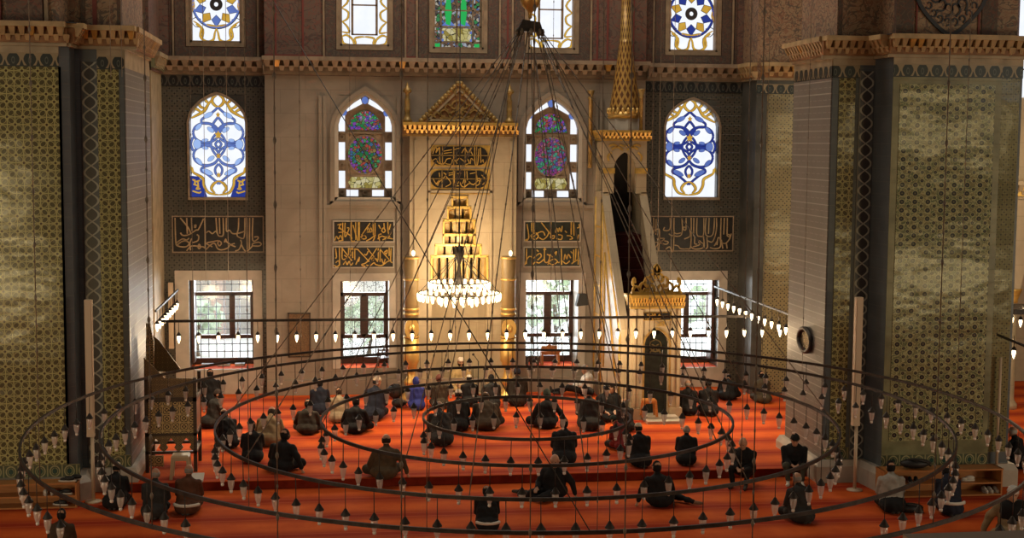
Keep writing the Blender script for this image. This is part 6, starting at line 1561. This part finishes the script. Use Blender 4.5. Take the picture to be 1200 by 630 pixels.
# hair and caps as shells fitted to the head (head frame: +Y face, +Z crown)
def shell(kind):
    b = MB(); R = (.085, .104, .119)
    n, H = 18, 12; v = []; idx = {}
    def keep(th, ph):
        x, y, z = cos(ph) * cos(th), cos(ph) * sin(th), sin(ph)
        if kind == 'hair': return z > .30 + .45 * max(0, y) or (y < -.05 and z > -.62) or (abs(y) < .25 and z > -.1)
        if kind == 'fringe': return (y < .05 and -.60 < z < .30)
        if kind == 'skullcap': return z > .36
        if kind == 'beanie': return z > .12 + .1 * y or (y < -.3 and z > -.35)
        if kind == 'hood': return y < .35 or z > .55
        if kind == 'beard': return y > .0 and z < -.28
    sc = {'hair': 1.03, 'fringe': 1.01, 'skullcap': 1.06, 'beanie': 1.10, 'hood': 1.24, 'beard': 1.02}[kind]
    for i in range(H + 1):
        ph = -pi/2 + pi * i / H
        for k in range(n):
            th = 2 * pi * k / n; j = 1 + (.012 * sin(k * 5.1 + i * 3.3) if kind in ('hair', 'fringe', 'beard') else 0)
            zz = R[2] * sin(ph) * sc * j
            if kind == 'skullcap': zz = min(zz, .112) if sin(ph) > .9 else zz
            if kind == 'beard': zz -= .012
            v.append((R[0] * cos(ph) * cos(th) * sc * j, (R[1] * cos(ph) * sin(th) * sc + (0 if kind != 'hood' else -.012)) * j, zz))
    fs = []
    for i in range(H):
        for k in range(n):
            q = (i*n+k, i*n+(k+1)%n, (i+1)*n+(k+1)%n, (i+1)*n+k)
            if keep(2*pi*(k+.5)/n, -pi/2 + pi*(i+.5)/H): fs.append(q)
    b.add(v, fs, 0, True)
    o = b.build(kind, MT['black_plastic'], None, (0, 0, 0)); me = o.data
    md = o.modifiers.new('s', 'SOLIDIFY'); md.thickness = .012; md.offset = -1
    dg = bpy.context.evaluated_depsgraph_get(); dg.update(); m2 = bpy.data.meshes.new_from_object(o.evaluated_get(dg)); m2.name = kind
    bpy.data.objects.remove(o); return m2
SHELL = {k: shell(k) for k in ('hair', 'fringe', 'skullcap', 'beanie', 'hood', 'beard')}
eb = MB()
for s in (1, -1): eb.ball((s * .030, .089, .008), (.013, .008, .008), 8)
eo = eb.build('eyes', mat('dark_eyes', (.02, .014, .01), .3)); EYES = eo.data; bpy.data.objects.remove(eo)
_cm = {}
def cloth(c, rough=.85):
    k = tuple(round(q, 4) for q in c)
    if k not in _cm: _cm[k] = mat('cloth', lambda nt: vary(nt, c, .22, 7), rough, 0, .2)
    return _cm[k]
BLK, CHAR, NAVY, BRN, OLV, BEI, GRY, BLU, RED, CREAM, WHT = (.012, .012, .013), (.028, .027, .026), (.018, .021, .034), (.055, .034, .020), (.060, .050, .032), (.24, .175, .10), (.10, .10, .105), (.035, .045, .22), (.17, .022, .022), (.62, .52, .40), (.60, .58, .55)
SK1, SK2 = (.40, .22, .14), (.33, .18, .11)
HB, HD, HG, HW = (.025, .016, .011), (.010, .009, .009), (.22, .20, .18), (.45, .42, .38)
def person(px, py, z, h, pose, rz, coat, trou, hat, hcol, lab, skin=SK1, socks=(.05, .045, .04), Y=None, beard=None, extra=None, wide=1.0):
    q = atZ(px, py, z) if Y is None else Vector((atY(px, py, Y).x, Y, z))
    me, head = BODY[pose]; base_h = head[0].z + .125; s = h / base_h if h else 1.0
    e = empty('person', (q.x, q.y, z), lab, 'person'); e.rotation_euler.z = rz; e.scale = (s * wide, s, s)
    o = bpy.data.objects.new('body', me); COL.objects.link(o); o.parent = e
    for i, m in enumerate((cloth(coat), cloth(trou), cloth(skin, .5), cloth(socks))):
        o.material_slots[i].link = 'OBJECT'; o.material_slots[i].material = m
    def on_head(nm, me_, m):
        a = bpy.data.objects.new(nm, me_); COL.objects.link(a); a.parent = o; a.matrix_basis = Matrix.Translation(head[0]) @ head[1].to_4x4()
        if len(a.material_slots): a.material_slots[0].link = 'OBJECT'; a.material_slots[0].material = m
        return a
    nm = {'hair': 'hair', 'fringe': 'hair', 'skullcap': 'skullcap', 'beanie': 'knitted_cap', 'hood': 'hood'}
    if hat: on_head(nm[hat], SHELL[hat], cloth(hcol))
    if hat in ('skullcap', 'beanie'): on_head('hair', SHELL['fringe'], cloth(HD))
    if beard: on_head('beard', SHELL['beard'], cloth(beard))
    on_head('eyes', EYES, None)
    if extra == 'hem' or extra == 'stripe':
        b = MB(); b.lathe([(.235, 0), (.268, .0), (.262, .045), (.23, .05)], (0, -.085, .185 if extra == 'hem' else .24), 18, 0, True, pi * 1.12, pi * 1.88)
        x = b.build('shirt_hem', MT['paper'], e, (0, 0, 0)); x.location = (0, 0, 0); x.scale = (1.05, 1, 1)
    if extra == 'vest':
        b = MB(); b.lathe([(.20, .40), (.235, .44), (.24, .56), (.22, .64), (.12, .70)], (0, 0, -.1), 18); x = b.build('dark_vest', cloth(BLK), e, (0, 0, 0)); x.location = (0, .02, 0); x.scale = (1.0, .72, 1.0)
    return e
L = lambda a: radians(a)
P_ = person
# back rows on the platform, left to right
P_(247, 474, 0, .92, 'kneel', L(10), BLK, BLK, 'hair', HD, 'person in black kneeling at the far left, behind the man in the dark cap')
P_(251, 500, 0, .90, 'kneel_side', L(-60), CHAR, CHAR, 'beanie', (.03, .022, .02), 'person in charcoal coat and dark cap, turned right, beside the carved seat')
P_(267, 523, 0, .80, 'kneel_bow', L(20), BLK, BLK, 'skullcap', (.38, .30, .2), 'person in black bowed forward with beige cap, left edge of the third ring')
P_(314, 521, 0, .78, 'cross_bow', L(-10), (.20, .14, .075), BRN, 'hair', HB, 'person in beige jacket bowed forward between two figures in black')
P_(296, 540, 0, .86, 'kneel', L(6), BLK, BLK, 'hair', HB, 'person in black kneeling before the beige jacket, brown hair')
P_(330, 552, 0, .88, 'lean', L(-22), BLK, BLK, 'hair', HD, 'person in black leaning on the right arm near the platform edge, left')
P_(360, 508, 0, .80, 'cross', L(-8), (.040, .034, .027), CHAR, 'hair', HD, 'person in dark grey brown jacket sitting cross legged below the wooden board')
P_(375, 484, 0, .86, 'kneel', 0, NAVY, BLK, 'hair', HD, 'person in navy jacket kneeling just below the wooden board')
P_(397, 494, 0, .84, 'kneel', L(-6), (.26, .20, .13), (.20, .15, .09), 'hair', HB, 'person in pale beige coat kneeling right of the navy jacket')
P_(416, 507, 0, .84, 'cross', L(-12), BLK, BLK, 'hair', HD, 'person in black sitting right of the pale beige coat')
P_(439, 491, 0, 1.05, 'kneel_side', L(-18), NAVY, BLK, 'skullcap', (.55, .45, .32), 'person in navy coat with cream cap below the left mahogany window', wide=.95)
P_(450, 560, 0, .90, 'lean', L(4), (.075, .052, .030), (.045, .034, .022), 'fringe', HB, 'bald person in brown coat sitting alone at the platform edge')
P_(488, 479, 0, .80, 'kneel', L(4), BLU, NAVY, 'hood', BLU, 'person in bright blue hooded jacket before the left giant candle')
P_(515, 478, 0, .86, 'kneel', L(6), (.055, .040, .026), CHAR, 'beanie', (.14, .05, .04), 'person in brown jacket and reddish cap right of the blue hooded jacket')
P_(517, 520, 0, .92, 'kneel_bow', L(5), CHAR, BLK, 'fringe', HG, 'balding person in charcoal coat kneeling inside the innermost ring, left')
P_(537, 503, 0, .95, 'kneel', L(-5), BLK, BLK, 'skullcap', (.60, .55, .48), 'person in black with white cap, directly left of the bowed brown coat')
P_(550, 475, 0, .80, 'kneel', 0, BLK, BLK, 'skullcap', (.62, .57, .50), 'person in black with white cap kneeling nearest the imam')
P_(571, 503, 0, .82, 'cross_bow', 0, (.050, .036, .024), CHAR, 'beanie', BRN, 'person in dark brown coat bowed low, back rounded, mid platform')
P_(576, 477, 0, .84, 'kneel', 0, CHAR, CHAR, 'beanie', BLK, 'person in charcoal with black cap before the right giant candle')
P_(606, 474, 0, .96, 'kneel', L(-4), (.030, .024, .019), BLK, 'beanie', NAVY, 'person in dark jacket and navy cap right of the right giant candle')
P_(639, 501, 0, .92, 'lean', L(6), BLK, BLK, 'beanie', (.03, .04, .03), 'person in black with dark green cap, propped on the left arm', wide=.95)
P_(686, 463, 0, .84, 'stretch', L(78), WHT, BLK, 'hair', HG, 'person in white shirt reading on the carpet below the right mahogany window')
P_(690, 502, 0, .98, 'kneel', L(-8), CHAR, BLK, 'beanie', BLK, 'person in black coat and black cap kneeling left of the pulpit stair', wide=1.1)
P_(708, 492, 0, .90, 'kneel', L(200), BLK, BLK, 'hair', HD, 'person in black facing the camera, pale face, left of the pulpit stair', skin=(.5, .33, .24))
P_(720, 488, 0, .82, 'kneel', L(120), BLK, BLK, 'hair', HB, 'person in black turned sideways against the pulpit stair')
P_(733, 504, 0, .76, 'kneel', L(15), CHAR, BLK, 'fringe', HG, 'grey haired person in charcoal kneeling at the foot of the pulpit stair')
P_(728, 527, 0, .74, 'kneel_bow', L(30), RED, CHAR, 'beanie', (.03, .04, .03), 'person in dark red jacket bowed forward below the pulpit stair')
P_(749, 545, 0, .90, 'kneel', L(4), BLK, BLK, 'skullcap', (.55, .45, .33), 'person in black with cream cap kneeling right of the dark red jacket')
P_(661, 542, 0, .96, 'kneel', L(-4), BLK, BLK, 'hair', HD, 'person in black suit kneeling upright at the platform edge, right of centre')
P_(804, 543, 0, .82, 'kneel', L(-14), BLK, BLK, 'fringe', HG, 'balding person in black kneeling alone right of the pulpit step')
P_(806, 485, 0, .86, 'kneel', L(-8), BLK, BLK, 'fringe', HG, 'grey haired person in black just right of the pulpit door')
P_(830, 486, 0, .90, 'kneel', L(-4), BLK, BLK, 'beanie', BLK, 'person in black below the right barred window, wide back')
P_(852, 468, 0, .64, 'cross_bow', L(-20), BLK, BLK, 'beanie', BLK, 'person in black bowed low near the far right wall')
P_(893, 471, 0, .82, 'kneel', L(8), OLV, OLV, 'hair', HD, 'person in olive grey coat kneeling before the star tiled pilaster')
P_(907, 459, 0, .46, 'cross_bow', L(10), BLK, BLK, 'hair', HD, 'small dark bowed figure right of the olive grey coat')
# imam facing the congregation
P_(539.5, 440, .03, .92, 'imam', L(184), (.48, .34, .155), (.48, .34, .155), 'skullcap', (.65, .56, .47), 'imam in pale gold robe and white cap sitting in the prayer niche', Y=37.2, beard=HB)
# platform edge and front floor
P_(648, 583, -.18, .90, 'aside', L(150), BLK, BLK, 'fringe', HG, 'bald person in black sitting against the step with legs to the right')
P_(571, 620, -.18, .74, 'kneel_bow', L(-2), BLK, CHAR, 'hair', HD, 'person in black bowed forward in front, pale shirt hem showing', extra='hem')
P_(773, 592, -.18, .86, 'aside', L(-8), BLK, BLK, 'hair', HD, 'person in black sitting sideways, bare feet to the right, below the step', socks=(.25, .15, .10))
P_(872, 556, 0, .82, 'step', L(150), BLK, BLK, 'fringe', HD, 'person in black hunched on the platform edge, right')
P_(930, 552, 0, .84, 'step', L(165), BLK, (.055, .055, .040), 'beanie', BLK, 'person with black cap sitting on the step facing us, pale socks', socks=(.55, .52, .46))
P_(936, 610, -.18, .90, 'kneel', L(14), CHAR, BLK, 'fringe', HG, 'bald person in dark coat kneeling in front of the right pier')
P_(1044, 598, -.18, .95, 'kneel_short', L(-6), (.30, .28, .25), BLK, 'hair', HD, 'boy with black hair and grey shirt sitting by the right shoe rack')
P_(1112, 601, -.18, .86, 'kneel_bow', L(-8), NAVY, CHAR, 'hair', HD, 'person in navy jacket with pale stripe before the right shoe rack', extra='stripe', wide=.95)
P_(1191, 548, -.18, .92, 'kneel_side', L(70), BLK, BLK, 'fringe', HW, 'white haired person in black behind the right shoe rack, picture edge')
P_(1188, 632, -.18, 1.0, 'lean', L(160), BEI, BEI, 'skullcap', (.55, .53, .5), 'person in beige clothes and black vest at the right picture edge', extra='vest')
P_(136, 594, -.18, .86, 'kneel', L(-6), BLK, BLK, 'skullcap', (.60, .52, .42), 'person in black with pale cap kneeling before the left pier')
P_(182, 605, -.18, .90, 'kneel', L(-4), CHAR, BLK, 'fringe', HG, 'grey haired person in black sitting in front of the carved seat, left one')
P_(221, 600, -.18, .90, 'kneel', L(-6), (.085, .036, .020), (.05, .03, .02), 'fringe', HG, 'grey haired person in brown jacket, shirt hem showing, before the beige stool', extra='hem')
P_(72, 652, -.18, .80, 'kneel', L(0), BRN, BLK, 'hair', HD, 'person in brown at the lower left picture edge, mostly cut off')
# ---------------------------------------------------------------- light: daylight at the low windows, lamps, added fills and glare lights
w = bpy.data.worlds.new('World'); SC.world = w; w.use_nodes = True
bg = w.node_tree.nodes['Background']; bg.inputs[0].default_value = (.93, .97, 1.0, 1); bg.inputs[1].default_value = 4.2
def area(name, loc, look, sx, sy, power, col=(1, 1, 1)):
    d = bpy.data.lights.new(name, 'AREA'); d.shape = 'RECTANGLE'; d.size = sx; d.size_y = sy; d.energy = power; d.color = col
    o = bpy.data.objects.new(name, d); COL.objects.link(o); o.location = loc
    o.rotation_euler = (Vector(look) - Vector(loc)).to_track_quat('-Z', 'Y').to_euler(); return o
def point(name, loc, power, r, col):
    d = bpy.data.lights.new(name, 'POINT'); d.energy = power; d.shadow_soft_size = r; d.color = col
    o = bpy.data.objects.new(name, d); COL.objects.link(o); o.location = loc; return o
YEL = (1.0, .78, .38)
WARM, FILL = (1.0, .72, .42), (1.0, .89, .74)
area('added_top_fill', (AX, 31, 18), (AX, 31.5, 0), 8, 6, 840, FILL)  # added overhead fill inside the closed ceiling, brightens the platform carpet
area('added_rear_fill', (0, -8, 16), (3, 30, 3), 18, 8, 190, (.95, .95, .88))  # added broad fill from behind the camera; that wall has no window
area('added_left_fill', (-22, 18, 12), (6, 24, 1), 14, 8, 160, (1.0, .88, .72))  # added side fill from the left; the aisle wall is closed
area('added_right_fill', (28, 16, 12), (0, 26, 2), 14, 8, 160, (1.0, .88, .72))  # added side fill from the right, with no opening in that wall
area('low_pier_fill', (26.5, 11, 2.8), (12, 26, 2), 4, 3, 600, (1.0, .86, .60)); area('low_pier_fill', (-15, 11, 2.6), (-7, 27, 2), 5, 2, 330, (1.0, .86, .60))  # added warm fills that brighten the lower pier fronts
area('pier_fill', (-17, 9, 11), (-6, 27, 4), 5, 4, 240, (.96, .93, .78)); area('pier_fill', (24, 9, 11), (11.5, 26, 4), 6, 5, 130, (.96, .93, .78))  # added fill lights aimed at the two pier fronts
for (x, y, z, sx, sz, pw) in ((24.5, -2, 7.2, 6, .8, 130), (24, -1, 1.4, 6, 1.0, 170), (-14.5, -2, 4.6, 4, 1.3, 230), (-13.5, -1, .9, 5, 1.0, 250)):
    area('assumed_glare_light', (x, y, z), (12 if x > 0 else -6.5, 26.5, z - .5), sx, sz, pw, YEL)  # unseen lights, assumed behind the camera, that put yellow glare on pier tiles
for k in (1, 2, 3, 4):
    x0, z0, x1, z1 = G[k]; area('sill_window_daylight', ((x0 + x1) / 2, (YB if k in (1, 4) else YC) + 1.05, (z0 + z1) / 2 + .1), ((x0 + x1) / 2, 30, 0), x1 - x0 - .1, z1 - z0 - .3, 120, (.95, .97, 1.0))
point('chandelier_glow', (cc.x, CY - .2, cc.z - .1), 240, .7, WARM)
point('chandelier_glow', (cc.x, CY + .5, cc.z + .9), 130, .3, WARM)
for x in (-2.5, .5, 6.5, 9.5): point('lamp_bar_glow', (x, BY, bz - .5), 150, .25, WARM)
for y in (31.5, 35.5): point('right_bar_glow', (10.0, y, 2.3), 40, .2, WARM)
point('left_bar_glow', (-3.5, 35, 2.3), 40, .2, WARM)
point('aisle_lamp_glow', (16.5, 31, 2.8), 120, .3, WARM); point('aisle_lamp_glow', (16.5, 31.5, 6.5), 130, .3, WARM)
# ---------------------------------------------------------------- camera
cd = bpy.data.cameras.new('Camera'); cam = bpy.data.objects.new('Camera', cd); COL.objects.link(cam)
cd.sensor_fit = 'HORIZONTAL'; cd.sensor_width = 36.0; cd.lens = F / 1200 * 36.0; cd.clip_start = .1; cd.clip_end = 300
rx = RT * cos(ROLL) + UP * sin(ROLL); ux = UP * cos(ROLL) - RT * sin(ROLL)
cam.matrix_world = Matrix(((rx.x, ux.x, -FW.x, CAM.x), (rx.y, ux.y, -FW.y, CAM.y), (rx.z, ux.z, -FW.z, CAM.z), (0, 0, 0, 1)))
SC.camera = cam
vs = SC.view_settings; SC.display_settings.display_device = 'sRGB'
vs.view_transform = 'Standard'; vs.look = 'None'; vs.gamma = 1.0; vs.exposure = 0.0
try: vs.use_curve_mapping = False
except Exception: pass
cy = SC.cycles
cy.use_denoising = True
cy.max_bounces = 6; cy.diffuse_bounces = 3; cy.glossy_bounces = 3; cy.transparent_max_bounces = 16; cy.sample_clamp_indirect = 4.0; cy.caustics_reflective = False; cy.caustics_refractive = False
